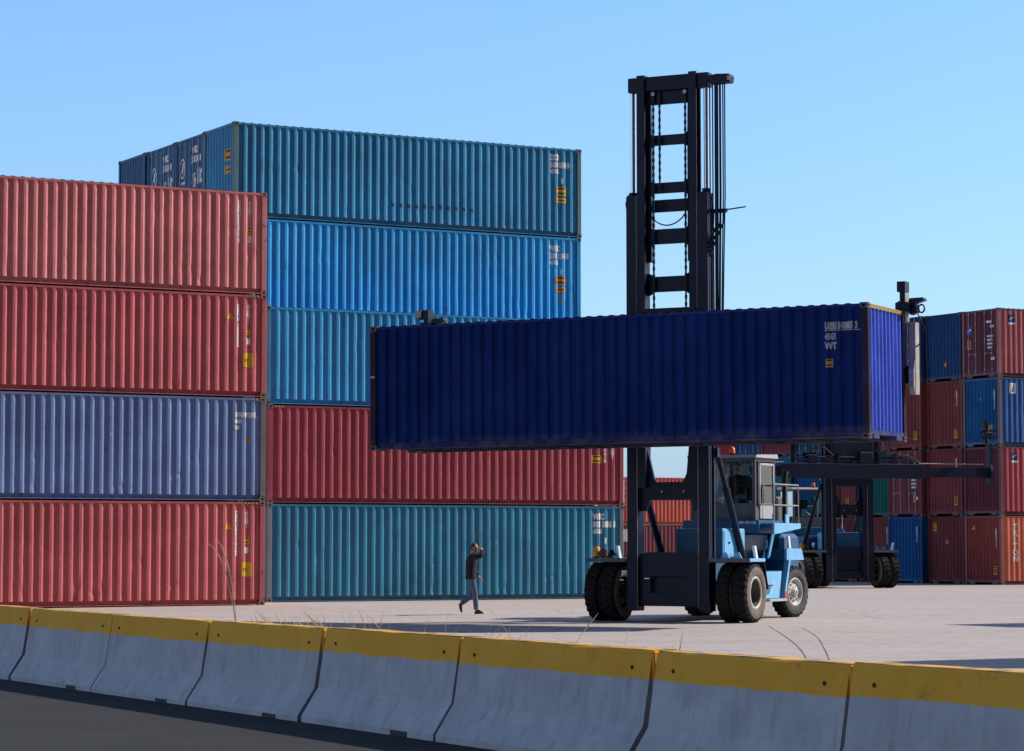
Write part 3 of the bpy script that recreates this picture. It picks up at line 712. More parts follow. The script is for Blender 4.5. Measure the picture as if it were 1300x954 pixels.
def px_to_y(px):
    k = (px - 650) / 3388.44
    return 12.97 / (k + .5412)
joints = [px_to_y(p + 12) for p in (1082, 832, 588, 413, 268, 146, 40)]
joints = [joints[0] - 5.5, joints[0] - 2.76] + joints + [joints[-1] + 2.78, joints[-1] + 5.56]
blab = ['concrete barrier at the lower right corner, nearest of the yellow topped row', 'concrete barrier at the lower right, next to the nearest one', 'yellow topped concrete barrier in front of the handler front wheels', 'yellow topped concrete barrier below the walking man', 'yellow topped concrete barrier below the middle teal container', 'yellow topped concrete barrier below the tall bent reed', 'yellow topped concrete barrier below the bottom red container', 'yellow topped concrete barrier, last but one at the left edge', 'yellow topped concrete barrier at the left edge of the picture', 'yellow topped concrete barrier farthest along the row']
HB = .96
for i in range(len(joints) - 1):
    ya, yb = joints[i], joints[i + 1]
    a = Vector((bline(ya), ya, 0)); b = Vector((bline(yb), yb, 0)); d = (b - a); ln = d.length - .06
    half = [(-.40, 0), (-.40, .08), (-.215, .36), (-.125, HB - .02), (-.105, HB)]
    prof = half + [(-x, z) for x, z in half[::-1]]
    mb = MB(); nn = 7; vs = []
    rb = random.Random(50 + i)
    for k in range(nn):
        xx = ln * k / (nn - 1)
        for (px_, pz_) in prof: vs.append((xx, px_ + rb.uniform(-.003, .003), pz_ + (rb.uniform(-.004, .004) if pz_ > .1 else 0)))
    m_ = len(prof)
    fs = [(k * m_ + j, k * m_ + j + 1, (k + 1) * m_ + j + 1, (k + 1) * m_ + j) for k in range(nn - 1) for j in range(m_ - 1)]
    fs += [list(range(m_)), list(range((nn - 1) * m_, nn * m_))[::-1]]
    mb.add(vs, fs)
    o = link('concrete_barrier', mb.mesh('concrete_barrier'), 'barrier')
    o.location = a + Vector((0, 0, -.112 + rb.uniform(-.012, .012))); o.rotation_euler = (0, 0, math.atan2(d.y, d.x) + rb.uniform(-.006, .006))
    tag(o, blab[i], 'barrier', 'yellow topped barriers along the yard edge')
    # lifting holes, drain pocket and the joint tongue
    for xx in (.28, ln - .28):
        q = MB(); q.tube([(xx, .168, .70), (xx, .14, .70)], .02, 8); q.tube([(xx, -.14, .81), (xx, -.168, .81)], .02, 8)
        h = MB(); h.tube([(xx, .150, .81), (xx, .156, .81)], .017, 8); link('lifting_hole', h.mesh('lifting_hole'), 'ink', o)
    q = MB(); q.box(-.03, .17, -.128, .128, .58, HB - .012, bev=.01); link('joint_tongue', q.mesh('joint_tongue'), 'barrier', o)
    q = MB(); q.box(.55, .90, .36, .404, .004, .07); link('drain_pocket', q.mesh('drain_pocket'), 'ink', o)

# ------------------------------------------------------------------ container handler
def tyre_mesh(Rr, w, rin, seg=96, side='sidewall'):
    mb = MB(); h = w / 2
    prof = [(-h + .05, rin), (-h + .01, rin + .05), (-h, (Rr + rin) / 2), (-h + .015, Rr - .09), (-h + .035, Rr - .03)]
    tread = [(-h + .05, Rr), (-h * .45, Rr), (-.012, Rr), (.012, Rr), (h * .45, Rr), (h - .05, Rr)]
    full = prof + tread + [(-x, r) for x, r in prof[::-1]]
    n = len(full); vs = []
    for k in range(seg):
        t = 2 * math.pi * k / seg
        for i, (x, r) in enumerate(full):
            if 4 <= i <= n - 5:
                sh = abs(x) / h * 2.6
                lug = ((k + sh) % 4) < 2.4
                r = r - (0 if lug else .034 if i not in (4, n - 5) else .05)
            vs.append((x, r * math.sin(t), r * math.cos(t)))
    fs = []; mi = []
    for k in range(seg):
        k2 = (k + 1) % seg
        for i in range(n - 1):
            fs.append((k * n + i, k * n + i + 1, k2 * n + i + 1, k2 * n + i)); mi.append(0 if 3 <= i <= n - 5 else 1)
    mb.v = vs; mb.f = [list(f) for f in fs]; mb.mi = mi; mb.sm = [m == 1 for m in mi]
    return mb.mesh('tyre')
TY_F = tyre_mesh(.68, .375, .36); TY_R = tyre_mesh(.63, .40, .33)
mb = MB(); mb.lathe_x([(.15, .375), (.165, .345), (.15, .325), (.13, .315, 1), (-.10, .29, 1), (-.12, .12, 1), (-.02, .11, 1), (-.02, .001, 1)], 32)
for k in range(10):
    t = 2 * math.pi * k / 10; mb.tube([(-.12, .2 * math.sin(t), .2 * math.cos(t)), (-.08, .2 * math.sin(t), .2 * math.cos(t))], .018, 6, 0)
RIM_D = mb.mesh('rim')
mb = MB(); mb.lathe_x([(.165, .345), (.18, .32), (.165, .30), (.09, .285), (.10, .25), (.135, .15), (.14, .10), (.19, .09), (.20, .05), (.20, .001)], 32)
for k in range(10):
    t = 2 * math.pi * k / 10; y_, z_ = .208 * math.sin(t), .208 * math.cos(t); mb.tube([(.10, y_, z_), (.124, y_, z_)], .028, 8, 1)
    t += .314; y_, z_ = .125 * math.sin(t), .125 * math.cos(t); mb.tube([(.13, y_, z_), (.155, y_, z_)], .012, 6, 1)
mb.tube([(.2, 0, 0), (.206, 0, 0)], .03, 10, 1)
RIM_R = mb.mesh('rim')

def wheel(parent, x, y, r, side, ty, rim, steer=0.0):
    w = empty('wheel', (x, y, r), 0, parent); w.rotation_euler = (rnd.uniform(0, 6), 0, 0)
    if steer: w.rotation_euler = (0, 0, steer)
    t = link('tyre', ty, ['tread', 'sidewall'] if ty is TY_F else ['tread', 'sidewall_grey'], w)
    q = link('rim', rim, ['rim', 'rim_dark'], w); q.scale = (side, 1, 1)
    return w

def make_handler(loc, yaw, label, lift_in, spr_z, hose_detail=True):
    """local axes: x to the right of someone facing its front from outside, -y is the front, z up"""
    t = empty('container_handler', loc, yaw); tag(t, label, 'lift truck', 'container lift trucks in the yard')
    for s in (-1, 1):
        wheel(t, s * 1.44, .31, .68, s, TY_F, RIM_D); wheel(t, s * 1.86, .31, .68, s, TY_F, RIM_D)
        wheel(t, s * 1.18, 4.57, .63, s, TY_R, RIM_R, R(-11))
    # chassis
    mb = MB()
    mb.box(-.80, .80, .63, 5.1, .55, 1.38, bev=.03);     mb.box(-1.05, 1.05, 4.3, 4.85, .45, .85, bev=.04)
    link('chassis', mb.mesh('chassis'), 'shaded_blue', t)
    mb = MB(); mb.box(-1.24, 1.24, .345, .62, .45, .95, bev=.05); link('axle', mb.mesh('axle'), 'mast', t)
    mb = MB(); mb.box(-.95, .95, 4.75, 5.9, .62, 2.04, bev=.10); link('counterweight', mb.mesh('counterweight'), 'shaded_blue', t)
    # engine cover and tanks
    mb = MB(); mb.box(-.22, .95, .92, 2.30, 1.47, 2.15, bev=.03)
    mb.box(.951, .965, 1.0, 1.55, 1.55, 2.08); mb.box(.951, .965, 1.62, 2.2, 1.55, 2.08)
    hd = link('engine_cover', mb.mesh('engine_cover'), 'blue', t)
    q = MB(); q.box(-.215, .945, .905, .919, 1.475, 2.145); link('shaded_front', q.mesh('shaded_front'), 'shaded_blue', hd)  # dark plate painting shade onto the front of the cover
    mb = MB(); mb.box(.966, .985, 1.22, 1.32, 1.8, 1.84); mb.box(.966, .985, 1.86, 1.96, 1.8, 1.84); link('handle', mb.mesh('handle'), 'black', hd)
    mb = MB(); mb.box(-.72, .62, 2.32, 4.6, 1.385, 2.03, bev=.02); link('mid_body', mb.mesh('mid_body'), 'shaded_blue', t)
    # side tanks with steps
    for s in (-1, 1):
        mb = MB(); xa, xb = (.82, 1.36) if s > 0 else (-1.36, -.82)
        mb.prism([(2.45, .50), (3.45, .50), (3.62, 1.15), (2.45, 1.15)], 'x', xa + (0 if s > 0 else .02), xb - (.02 if s > 0 else 0)); tk = link('side_tank', mb.mesh('side_tank'), 'shaded_blue', t)
        q = MB(); q.prism([(2.46, .51), (3.44, .51), (3.61, 1.14), (2.46, 1.14)], 'x', s * 1.341, s * 1.36); link('sunlit_plate', q.mesh('sunlit_plate'), 'blue', tk)  # thin light blue plate paints the tank's sunlit side
        mb = MB(); x2 = s * 1.37
        mb.box(min(x2, x2 + s * .18), max(x2, x2 + s * .18), 2.55, 2.95, .80, .83); mb.box(min(s * .9, s * 1.52), max(s * .9, s * 1.52), 2.42, 3.55, .435, .495); link('step', mb.mesh('step'), 'grey', tk)
        mb = MB(); mb.prism([(3.60, .50), (3.70, .50), (4.06, 1.42), (3.96, 1.42)], 'x', s * 1.30, s * 1.42); mb.prism([(3.80, 1.405), (4.95, 1.405), (4.78, 1.68), (3.80, 1.68)], 'x', s * 1.36, s * 1.42)
        q = MB(); q.prism([(3.61, .55), (3.69, .55), (4.0, 1.40), (3.90, 1.40)], 'x', s * .80, s * 1.299); q.prism([(3.82, 1.41), (4.93, 1.41), (4.76, 1.67), (3.82, 1.67)], 'x', s * .85, s * 1.359); link('fender_shaded_core', q.mesh('fender_shaded_core'), 'shaded_blue', t)  # inner body in the shade-darkened blue, so the fender front looks unlit
        fd = link('rear_fender', mb.mesh('rear_fender'), 'blue', t)
        mb = MB(); mb.box(min(s * 1.42, s * 1.44), max(s * 1.42, s * 1.44), 3.63, 3.71, .52, .66); link('reflector', mb.mesh('reflector'), 'beacon', fd)
        mb = MB(); mb.prism([(3.98, 1.685), (4.09, 1.685), (4.0, 1.98), (3.90, 1.98)], 'x', s * 1.36, s * 1.42); link('label_plate', mb.mesh('label_plate'), 'white', fd)
        # front fender
        mb = MB(); xa, xb = (1.05, 2.06) if s > 0 else (-2.06, -1.05)
        mb.box(xa, xb, -.15, .80, 1.38, 1.46, bev=.012)
        ff = link('front_fender', mb.mesh('front_fender'), 'blue', t)
        mb = MB(); mb.box(xa, xb, -.164, -.151, 1.375, 1.465); link('fender_lip', mb.mesh('fender_lip'), 'dgrey', ff)
        mb = MB(); mb.prism([(.785, 1.38), (.805, 1.38), (1.035, .75), (1.015, .75)], 'x', xa + .02, xb - .02); link('mud_flap', mb.mesh('mud_flap'), 'black', ff)
        xp = 1.98 if s > 0 else -1.44
        mb = MB(); mb.prism([(.28, 1.462), (.40, 1.462), (.28, 1.75), (.18, 1.75)], 'x', xp, xp + .06); link('label_plate', mb.mesh('label_plate'), 'white', ff)
        if s < 0:
            mb = MB(); mb.tube([(-1.94, .2, 1.465), (-1.94, .2, 1.50)], .07, 10, 1); mb.tube([(-1.94, .2, 1.50), (-1.94, .2, 1.70), (-1.94, .2, 1.73)], [.085, .085, .05], 12, 0); link('marker_lamp', mb.mesh('marker_lamp'), ['orange', 'black'], ff)
            mb = MB(); mb.box(-1.83, -1.69, .13, .27, 1.466, 1.68, bev=.02); link('head_lamp', mb.mesh('head_lamp'), 'maroon', ff)
            mb = MB(); mb.tube([(-1.55, .2, 1.465), (-1.55, .2, 1.66)], [.13, .04], 10); link('horn', mb.mesh('horn'), 'black', ff)
        else:
            mb = MB()
            for q in (1.30, 1.60): mb.prism([(q - .12, 1.461), (q + .12, 1.461), (q + .05, 1.60), (q - .02, 1.60)], 'y', .20, .23)
            link('bracket', mb.mesh('bracket'), 'blue', ff)
    # deck platforms beside the cab, railings
    for s in (1,):
        mb = MB(); mb.prism([(3.10, 2.02), (4.85, 2.17), (4.85, 2.29), (3.10, 2.29)], 'x', s * 1.33, s * 1.38); mb.box(min(s * 1.35, s * 1.38), max(s * 1.35, s * 1.38), 3.85, 4.08, 2.29, 2.50)
        pf = link('side_platform', mb.mesh('side_platform'), 'blue', t)
        q = MB(); q.box(min(s * 1.03, s * 1.329), max(s * 1.03, s * 1.329), 3.12, 4.83, 2.18, 2.28); link('platform_shaded_core', q.mesh('platform_shaded_core'), 'shaded_blue', pf)  # platform core in the shade-darkened blue behind the sunlit outer plate
        mb = MB()
        for y in (3.18, 4.02, 4.82): mb.tube([(s * 1.33, y, 2.28), (s * 1.33, y, 3.22)], .018, 6)
        for z in (2.72, 3.22): mb.tube([(s * 1.33, 3.18, z), (s * 1.33, 4.82, z)], .018, 6)
        mb.tube([(s * 1.33, 4.82, 3.22), (s * .6, 4.84, 3.22)], .018, 6); mb.tube([(s * 1.33, 4.82, 2.72), (s * .6, 4.84, 2.72)], .018, 6)
        link('railing', mb.mesh('railing'), 'arm_grey', t)
        mb = MB(); mb.tube([(s * 1.36, 2.80, 1.5), (s * 1.36, 3.12, 2.05), (s * 1.30, 3.2, 2.5)], .022, 6); mb.tube([(s * 1.36, 2.72, 1.46), (s * 1.36, 3.0, 2.02)], .03, 6); link('grab_rail', mb.mesh('grab_rail'), 'blue', t)
    # under-cab base with white lettering, fan housing behind
    mb = MB(); mb.box(-.95, 1.02, 2.98, 4.62, 2.04, 2.36, bev=.02); bs = link('cab_base', mb.mesh('cab_base'), 'shaded_blue', t)
    vs, fs = text_mesh('SMV 4531 CB5', .11, .02)
    wmax = max(v[0] for v in vs); q = MB(); q.add([(.52 + v[0] * .44 / wmax, 2.975, 2.27 + v[1] * .8) for v in vs], fs); link('lettering', q.mesh('lettering'), 'white', bs)
    mb = MB(); mb.box(-.75, .80, 4.66, 5.5, 2.04, 2.95, bev=.05)
    for z in (2.2, 2.35, 2.5, 2.65): mb.box(-.6, .65, 4.63, 4.659, z, z + .05)
    link('radiator_housing', mb.mesh('radiator_housing'), 'dgrey', t)
    mb = MB(); mb.tube([(.95, 4.9, 2.3), (.95, 4.9, 3.4), (.95, 5.0, 3.55)], .07, 10); link('exhaust_pipe', mb.mesh('exhaust_pipe'), 'black', t)
    # cab
    cab = MB(); x0, x1, y0, y1, z0, z1 = -.82, .86, 3.18, 4.50, 2.365, 3.86
    for x in (x0, x1 - .07):
        for y in (y0, y1 - .08): cab.box(x, x + .07, y, y + .08, z0, z1, bev=.012)
    cab.box(x1 - .072, x1 + .002, 3.40, 3.46, z0 + .38, z1 - .05)
    cab.box(x0 + .07, x1 - .07, y0 + .01, y0 + .05, z0, z0 + .40); cab.box(x0 + .07, x1 - .07, y1 - .05, y1 - .01, z0, z0 + .45)
    cab.box(x0 + .071, x1 - .071, y0 + .001, y0 + .06, z1 - .09, z1); cab.box(x0 + .071, x1 - .071, y1 - .06, y1, z1 - .09, z1)
    cab.box(x0 + .02, x1 - .02, y0 + .05, y1 - .05, z0 + .01, z0 + .05)
    for x in (x0 + .005, x1 - .045): cab.box(x, x + .04, y0 + .081, y1 - .081, z1 - .08, z1)
    cab.prism([(y0 + .07, z0), (3.42, z0), (3.42, z0 + .22), (y0 + .07, z0 + .42)], 'x', x0 + .005, x0 + .045); cab.prism([(y0 + .07, z0), (3.42, z0), (3.42, z0 + .22), (y0 + .07, z0 + .42)], 'x', x1 - .045, x1 - .005)
    cb = link('cab', cab.mesh('cab'), 'dgrey', t)
    mb = MB(); mb.prism([(3.10, 3.865), (3.14, 3.93), (4.50, 3.97), (4.56, 3.865)], 'x', -.88, .92); link('roof', mb.mesh('roof'), 'grey', cb)
    mb = MB(); mb.box(.82, .872, 3.47, 4.40, z0 + .03, z0 + .40, bev=.01)
    for y in (3.47, 4.35): mb.box(.822, .870, y, y + .05, z0 + .40, z1 - .12)
    mb.box(.822, .870, 3.47, 4.40, z1 - .17, z1 - .12)
    dr = link('door', mb.mesh('door'), 'grey', cb)
    mb = MB(); mb.tube([(.90, 3.56, 2.75), (.93, 3.56, 2.8), (.93, 3.56, 3.2), (.90, 3.56, 3.25)], .014, 6); link('handle', mb.mesh('handle'), 'zinc', dr)
    mb = MB(); mb.box(.842, .850, 3.521, 4.349, z0 + .401, z1 - .171); link('window', mb.mesh('window'), 'glass', dr)
    def pane(name, vs): q = MB(); q.add(vs, [(0, 1, 2, 3)]); return link(name, q.mesh(name), 'glass', cb)
    pane('windscreen', [(x0 + .07, y0 + .03, z0 + .40), (x1 - .07, y0 + .03, z0 + .40), (x1 - .07, y0 + .03, z1 - .09), (x0 + .07, y0 + .03, z1 - .09)])
    pane('window', [(x0 + .07, y1 - .03, z0 + .45), (x1 - .07, y1 - .03, z0 + .45), (x1 - .07, y1 - .03, z1 - .09), (x0 + .07, y1 - .03, z1 - .09)])
    pane('window', [(x0 + .03, y0 + .08, z0 + .42), (x0 + .03, y1 - .08, z0 + .42), (x0 + .03, y1 - .08, z1 - .08), (x0 + .03, y0 + .08, z1 - .08)])
    mb = MB(); mb.box(-.2, .36, 3.85, 4.3, z0 + .06, z0 + .48, bev=.05); mb.box(-.2, .36, 4.2, 4.36, z0 + .40, z0 + 1.10, bev=.05); link('seat', mb.mesh('seat'), 'seat', cb)
    mb = MB(); mb.tube([(.08, 3.36, z0 + .05), (.08, 3.45, z0 + .70)], .03, 8)
    ring = [(.08 + .2 * math.cos(a), 3.50 + .07 * math.sin(a), z0 + .74 + .18 * math.sin(a)) for a in [2 * math.pi * k / 16 for k in range(17)]]; mb.tube(ring, .014, 6, cap=False); link('steering_wheel', mb.mesh('steering_wheel'), 'black', cb)
    mb = MB(); mb.box(-.42, -.20, 3.222, 3.23, z0 + .44, z0 + .70); link('notice_sheet', mb.mesh('notice_sheet'), 'paper', cb)
    mb = MB(); mb.tube([(-.05, 3.14, z0 + .42), (-.28, 3.13, z0 + .62)], .012, 6); mb.tube([(.02, 3.14, z0 + .42), (-.16, 3.13, z0 + .50)], .012, 6); link('wiper', mb.mesh('wiper'), 'zinc', cb)
    mb = MB(); mb.tube([(.18, 3.4, 3.93), (.18, 3.4, 3.98)], .06, 10, 1); mb.tube([(.18, 3.4, 3.98), (.18, 3.4, 4.10), (.18, 3.4, 4.14)], [.075, .07, .02], 12); link('beacon', mb.mesh('beacon'), ['beacon', 'black'], cb)
    # ---- outer mast
    mb = MB()
    for s in (-1, 1):
        xa, xb = (.77, 1.03) if s > 0 else (-1.03, -.77)
        mb.box(xa, xb, -.075, .0, .25, 9.9, bev=.008); mb.box(xa + (.0 if s > 0 else .19), xb - (.19 if s > 0 else 0), .0, .24, .25, 9.9); mb.box(xa, xb, .24, .31, .25, 9.9)
        mb.box(xa - .0, xb + .0, -.09, -.076, .30, 1.55)
    mb.prism([(-.765, .36), (.765, .36), (.765, 1.55), (.55, 1.60), (-.55, 1.60), (-.765, 1.55), (-.765, 1.0), (-.48, 1.0), (-.40, 1.06), (.40, 1.06), (.48, 1.0), (.48, .66), (-.48, .66), (-.48, .98), (-.765, .98)], 'y', .02, .10)
    mb.box(-.5, .5, .13, .17, .55, 1.15)
    mb.prism([(-.765, 2.55), (-.60, 2.55), (-.52, 2.80), (.52, 2.80), (.60, 2.55), (.765, 2.55), (.765, 4.9), (.50, 4.9), (.48, 4.05), (.42, 3.42), (.33, 3.22), (-.33, 3.22), (-.40, 3.30), (-.58, 4.05), (-.63, 4.9), (-.765, 4.9)], 'y', .06, .13)
    mb.box(-.765, .765, .25, .31, 9.53, 9.82); mb.box(-.765, .765, .25, .31, 6.3, 6.6)
    om = link('outer_mast', mb.mesh('outer_mast'), 'mast', t)
    mb = MB()
    for x in (-.2, .35): mb.tube([(x, .055, 3.0), (x, .04, 3.0)], .025, 6)
    link('bolt', mb.mesh('bolt'), 'grey', om)
    # pale strips that paint sunlit edges onto the channel sides
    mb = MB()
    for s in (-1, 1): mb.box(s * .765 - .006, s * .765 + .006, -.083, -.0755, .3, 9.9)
    link('lit_edge', mb.mesh('lit_edge'), 'arm_grey', om)
    # ---- inner mast
    zb, zt = 3.0 + lift_in - 2.75, 9.9 + lift_in
    mb = MB()
    for s in (-1, 1):
        xa, xb = (.56, .755) if s > 0 else (-.755, -.56)
        mb.box(xa, xb, -.072, -.01, zb, zt, bev=.006); mb.box((xa if s > 0 else xb - .06), (xa + .06 if s > 0 else xb), -.01, .19, zb, zt); mb.box(xa, xb, .19, .235, zb, zt)
        mb.prism([(s * .56, zt - .66), (s * .47, zt - .70), (s * .46, zt - 1.40), (s * .46, zt - 4.4), (s * .56, zt - 4.4)], 'y', .10, .17)
    top = zt
    mb.box(-1.0, 1.04, -.02, .22, top - .38, top - .04, bev=.01); mb.box(-.56, .56, .08, .13, top - .70, top - .381)
    def cross(zc0, zc1):
        mb.prism([(-.56, zc0 - .08), (-.47, zc0 - .06), (-.42, zc0), (.42, zc0), (.47, zc0 - .06), (.56, zc0 - .08), (.56, zc1 + .08), (.47, zc1 + .06), (.42, zc1), (-.42, zc1), (-.47, zc1 + .06), (-.56, zc1 + .08)], 'y', .09, .16)
    for a, b in ((1.66, 1.42), (2.79, 2.54), (3.98, 3.63), (5.10, 4.74)): cross(top - a, top - b)
    im = link('inner_mast', mb.mesh('inner_mast'), 'mast', t)
    for x, za, zb2 in ((-.37, zb + 1.9, top - .42), (-.21, top - 2.72, top - .42), (.44, zb + 1.9, top - .42)):
        mb = MB(); z = za; k = 0
        while z < zb2:
            mb.box(x - .028 if k % 2 else x - .018, x + .028 if k % 2 else x + .018, .02, .05, z, z + .085); z += .085; k += 1
        link('lift_chain', mb.mesh('lift_chain'), 'mast', im)
    mb = MB(); mb.tube([(-.37, .03, top - .45), (-.37, .0, top - .45)], .05, 8); mb.tube([(.44, .03, top - .45), (.44, .0, top - .45)], .05, 8); link('chain_anchor', mb.mesh('chain_anchor'), 'grey', im)
    # lift cylinders
    for s in (-1, 1):
        mb = MB(); mb.tube([(s * .93, .12, .9), (s * .93, .12, 9.88)], .085, 12); mb.tube([(s * .93, .12, 9.88), (s * .93, .12, 10.0)], .105, 12); mb.tube([(s * 1.05, .06, 9.5), (s * 1.09, .06, 9.75), (s * 1.03, .06, 9.95)], .02, 6)
        lc = link('lift_cylinder', mb.mesh('lift_cylinder'), 'mast', t)
        mb = MB(); mb.tube([(s * .93, .12, 9.99), (s * .93, .12, top - .36)], .058, 12); link('rod', mb.mesh('rod'), 'chrome', lc)
        mb = MB(); mb.tube([(s * 1.03, .42, 3.9), (s * 1.03, .95, 3.05)], .06, 10); mb.tube([(s * 1.03, .93, 3.08), (s * 1.03, 1.95, 1.48)], .085, 10); mb.box(s * 1.03 - .06, s * 1.03 + .06, .3, .46, 3.78, 4.0); link('tilt_cylinder', mb.mesh('tilt_cylinder'), 'mast', t)
        mb = MB(); mb.tube([(s * .84, .38, 1.3), (s * .84, .38, 9.0)], .05, 8); mb.tube([(s * .84, .38, 1.3), (s * .9, .40, 1.15), (s * .85, .5, 1.05)], .03, 6); link('hydraulic_pipe', mb.mesh('hydraulic_pipe'), 'dgrey', t)
    # hoses over the sheave
    mb = MB(); mb.prism([(1.06, top - .15), (1.30, top - .12), (1.60, top - .14), (1.64, top - .20), (1.62, top - .34), (1.12, top - .34)], 'y', -.12, .12); mb.box(1.56, 1.645, -.125, -.121, top - .29, top - .19, 1); mb.box(1.04, 1.12, -.03, .1, top - .26, top - .12)
    sh = link('hose_sheave', mb.mesh('hose_sheave'), ['mast', 'grey'], t)
    for i in range(7):
        xt = 1.10 + .062 * i; xb_ = 1.13 + .045 * i; yy = -.06 + .02 * (i % 3)
        q = MB(); q.tube([(xt, yy, top - .33), (xt, yy, 9.8), ((xt + xb_) / 2, yy, 8.5), (xb_, yy, 6.8), (xb_ - .03, yy + .05, 5.0), (xb_ - .25, yy + .1, 4.5)], .017 if i not in (2, 3, 4) else .028, 6); link('hydraulic_hose', q.mesh('hydraulic_hose'), 'mast', sh)
    mb = MB(); mb.box(1.04, 1.48, -.03, .06, 9.40, 9.49); mb.tube([(1.46, 0, 9.46), (1.96, -.02, 9.50)], .016, 6)
    for i in range(4): mb.tube([(1.16 + .09 * i, 0, 9.44), (1.15 + .08 * i, .0, 9.15), (1.08 + .05 * i, .02, 8.92 - .03 * i), (1.02, .06, 8.70 - .1 * i)], .022, 6)
    link('hose_bracket', mb.mesh('hose_bracket'), 'mast', t)
    q = MB(); q.tube([(-.46 + .92 * k / 10, .0, 9.46 - .28 * math.sin(math.pi * k / 10) ** .7 * (1 if k else 0)) for k in range(11)], .016, 6); link('hydraulic_hose', q.mesh('hydraulic_hose'), 'mast', sh)
    # ---- spreader (origin at the level of its lower beam edge)
    z = spr_z
    mb = MB(); mb.box(-3.1, 3.1, -.42, -.14, z + .20, z + .76, bev=.015); mb.box(-.74, .74, -.139, -.10, z - .1, z + 2.2)
    for x in (-2.95, -2.75, -2.55, 2.55, 2.75, 2.95):
        for zz in (.27, .69): mb.tube([(x, -.42, z + zz), (x, -.435, z + zz)], .022, 6)
    mb.box(-2.3, 2.35, -.36, -.2, z + .82, z + .90); mb.tube([(-2.2, -.28, z + 1.0), (2.2, -.28, z + 1.0)], .05, 8); mb.box(-1.9, -1.5, -.4, -.16, z + .76, z + 1.1, bev=.03); mb.box(.3, .9, -.4, -.16, z + .76, z + 1.22, bev=.04); mb.tube([(1.6, -.3, z + .8), (2.1, -.3, z + 1.06), (2.9, -.3, z + .82)], .03, 6)
    mb.tube([(-2.0, -.35, z + .8), (-1.7, -.33, z + 1.35), (-1.2, -.3, z + 1.38), (-.7, -.3, z + 1.0)], .025, 6); mb.tube([(.5, -.36, z + .9), (1.0, -.34, z + 1.3), (1.7, -.32, z + 1.12), (2.4, -.3, z + 1.1), (2.9, -.3, z + .85)], .025, 6)
    for kx in range(9):
        xx = -2.4 + .58 * kx + .1 * ((kx * 7) % 3); hh = .12 + .09 * ((kx * 5) % 4)
        mb.box(xx, xx + .10 + .05 * (kx % 3), -.38, -.2, z + .762, z + .78 + hh)
        mb.tube([(xx, -.3, z + .85), (xx + .2, -.3, z + .95 + hh), (xx + .45, -.3, z + .85)], .016, 6)
    sp = link('spreader', mb.mesh('spreader'), 'mast', t)
    for s in (-1, 1):
        mb = MB(); xa, xb = (2.9, 6.0) if s > 0 else (-6.27, -2.9)
        mb.box(xa, xb, -.37, -.19, z + .27, z + .66); mb.tube([(s * 2.9, -.28, z + .80), (s * 5.8, -.28, z + .80)], .02, 6, 1)
        am = link('telescopic_arm', mb.mesh('telescopic_arm'), ['mast', 'grey'], sp)
        e0 = 5.97 if s > 0 else -6.42
        mb = MB(); mb.box(e0, e0 + .14, -.42, -.16, z + .03, z + 1.62, 0 if hose_detail else 1); mb.prism([(-.44, z + .03), (-.52, z + .22), (-.52, z + .55), (-.44, z + .80)], 'x', e0 + .01, e0 + .13, 0 if hose_detail else 1); link('end_leg', mb.mesh('end_leg'), ['arm_grey', 'mast'], am)
        xo = s * 6.0 - (.13 if s > 0 else .13)
        mb = MB(); zt2 = z + (2.52 if s > 0 else 2.36); mb.box(xo - .10, xo + .02, -.45, -.20, z + 1.62, zt2); mb.box(xo - (.16 if s > 0 else .22), xo + .03, -.46, -.18, zt2 - .22, zt2 + .01); mb.tube([(xo - .10, -.33, z + 2.1), (xo - .22, -.33, z + 2.05), (xo - .22, -.33, z + 1.9), (xo - .1, -.33, z + 1.8)], .03, 6)
        mb.box(xo - .14, xo + .16, -.60, -.15, z + 1.86, z + 2.06, bev=.03); mb.prism([(xo + .04, z + 1.92), (xo + .12, z + 2.15), (xo + .42, z + 2.16), (xo + .46, z + 2.10), (xo + .26, z + 2.04), (xo + .3, z + 1.84), (xo + .14, z + 1.78)], 'y', -.44, -.22)
        mb.tube([(xo + .36 + .07 * math.cos(a), -.33, z + 1.92 + .09 * math.sin(a)) for a in [2 * math.pi * k / 10 for k in range(11)]], .02, 6)
        mb.tube([(xo + .28, -.34, z + 1.8), (xo + .42, -.34, z + 1.5), (xo + .36, -.32, z + 1.2), (xo + .2, -.3, z + 1.05)], .016, 6)
        link('twistlock_head', mb.mesh('twistlock_head'), 'mast', am)
        mb = MB(); mb.box(xo - .30 if s < 0 else xo - .14, xo - .14 if s < 0 else xo - .10, -.5, -.3, z + 2.20, z + 2.36) if s < 0 else mb.box(xo + .021, xo + .034, -.46, -.2, z + 1.65, z + 2.28)
        link('lamp', mb.mesh('lamp'), 'arm_grey', am)
    return t

HZ = -.09
Wm = Vector((math.cos(HY), math.sin(HY), 0))
h1 = make_handler((3.62, 61.68, HZ), HY, 'blue container lift truck with tall mast carrying the navy container', 2.84, 4.98 + .06)
h2 = make_handler((13.0, 103.2, 0), R(20), 'empty container lift truck standing behind, its bare spreader lowered', .2, 4.02, False)

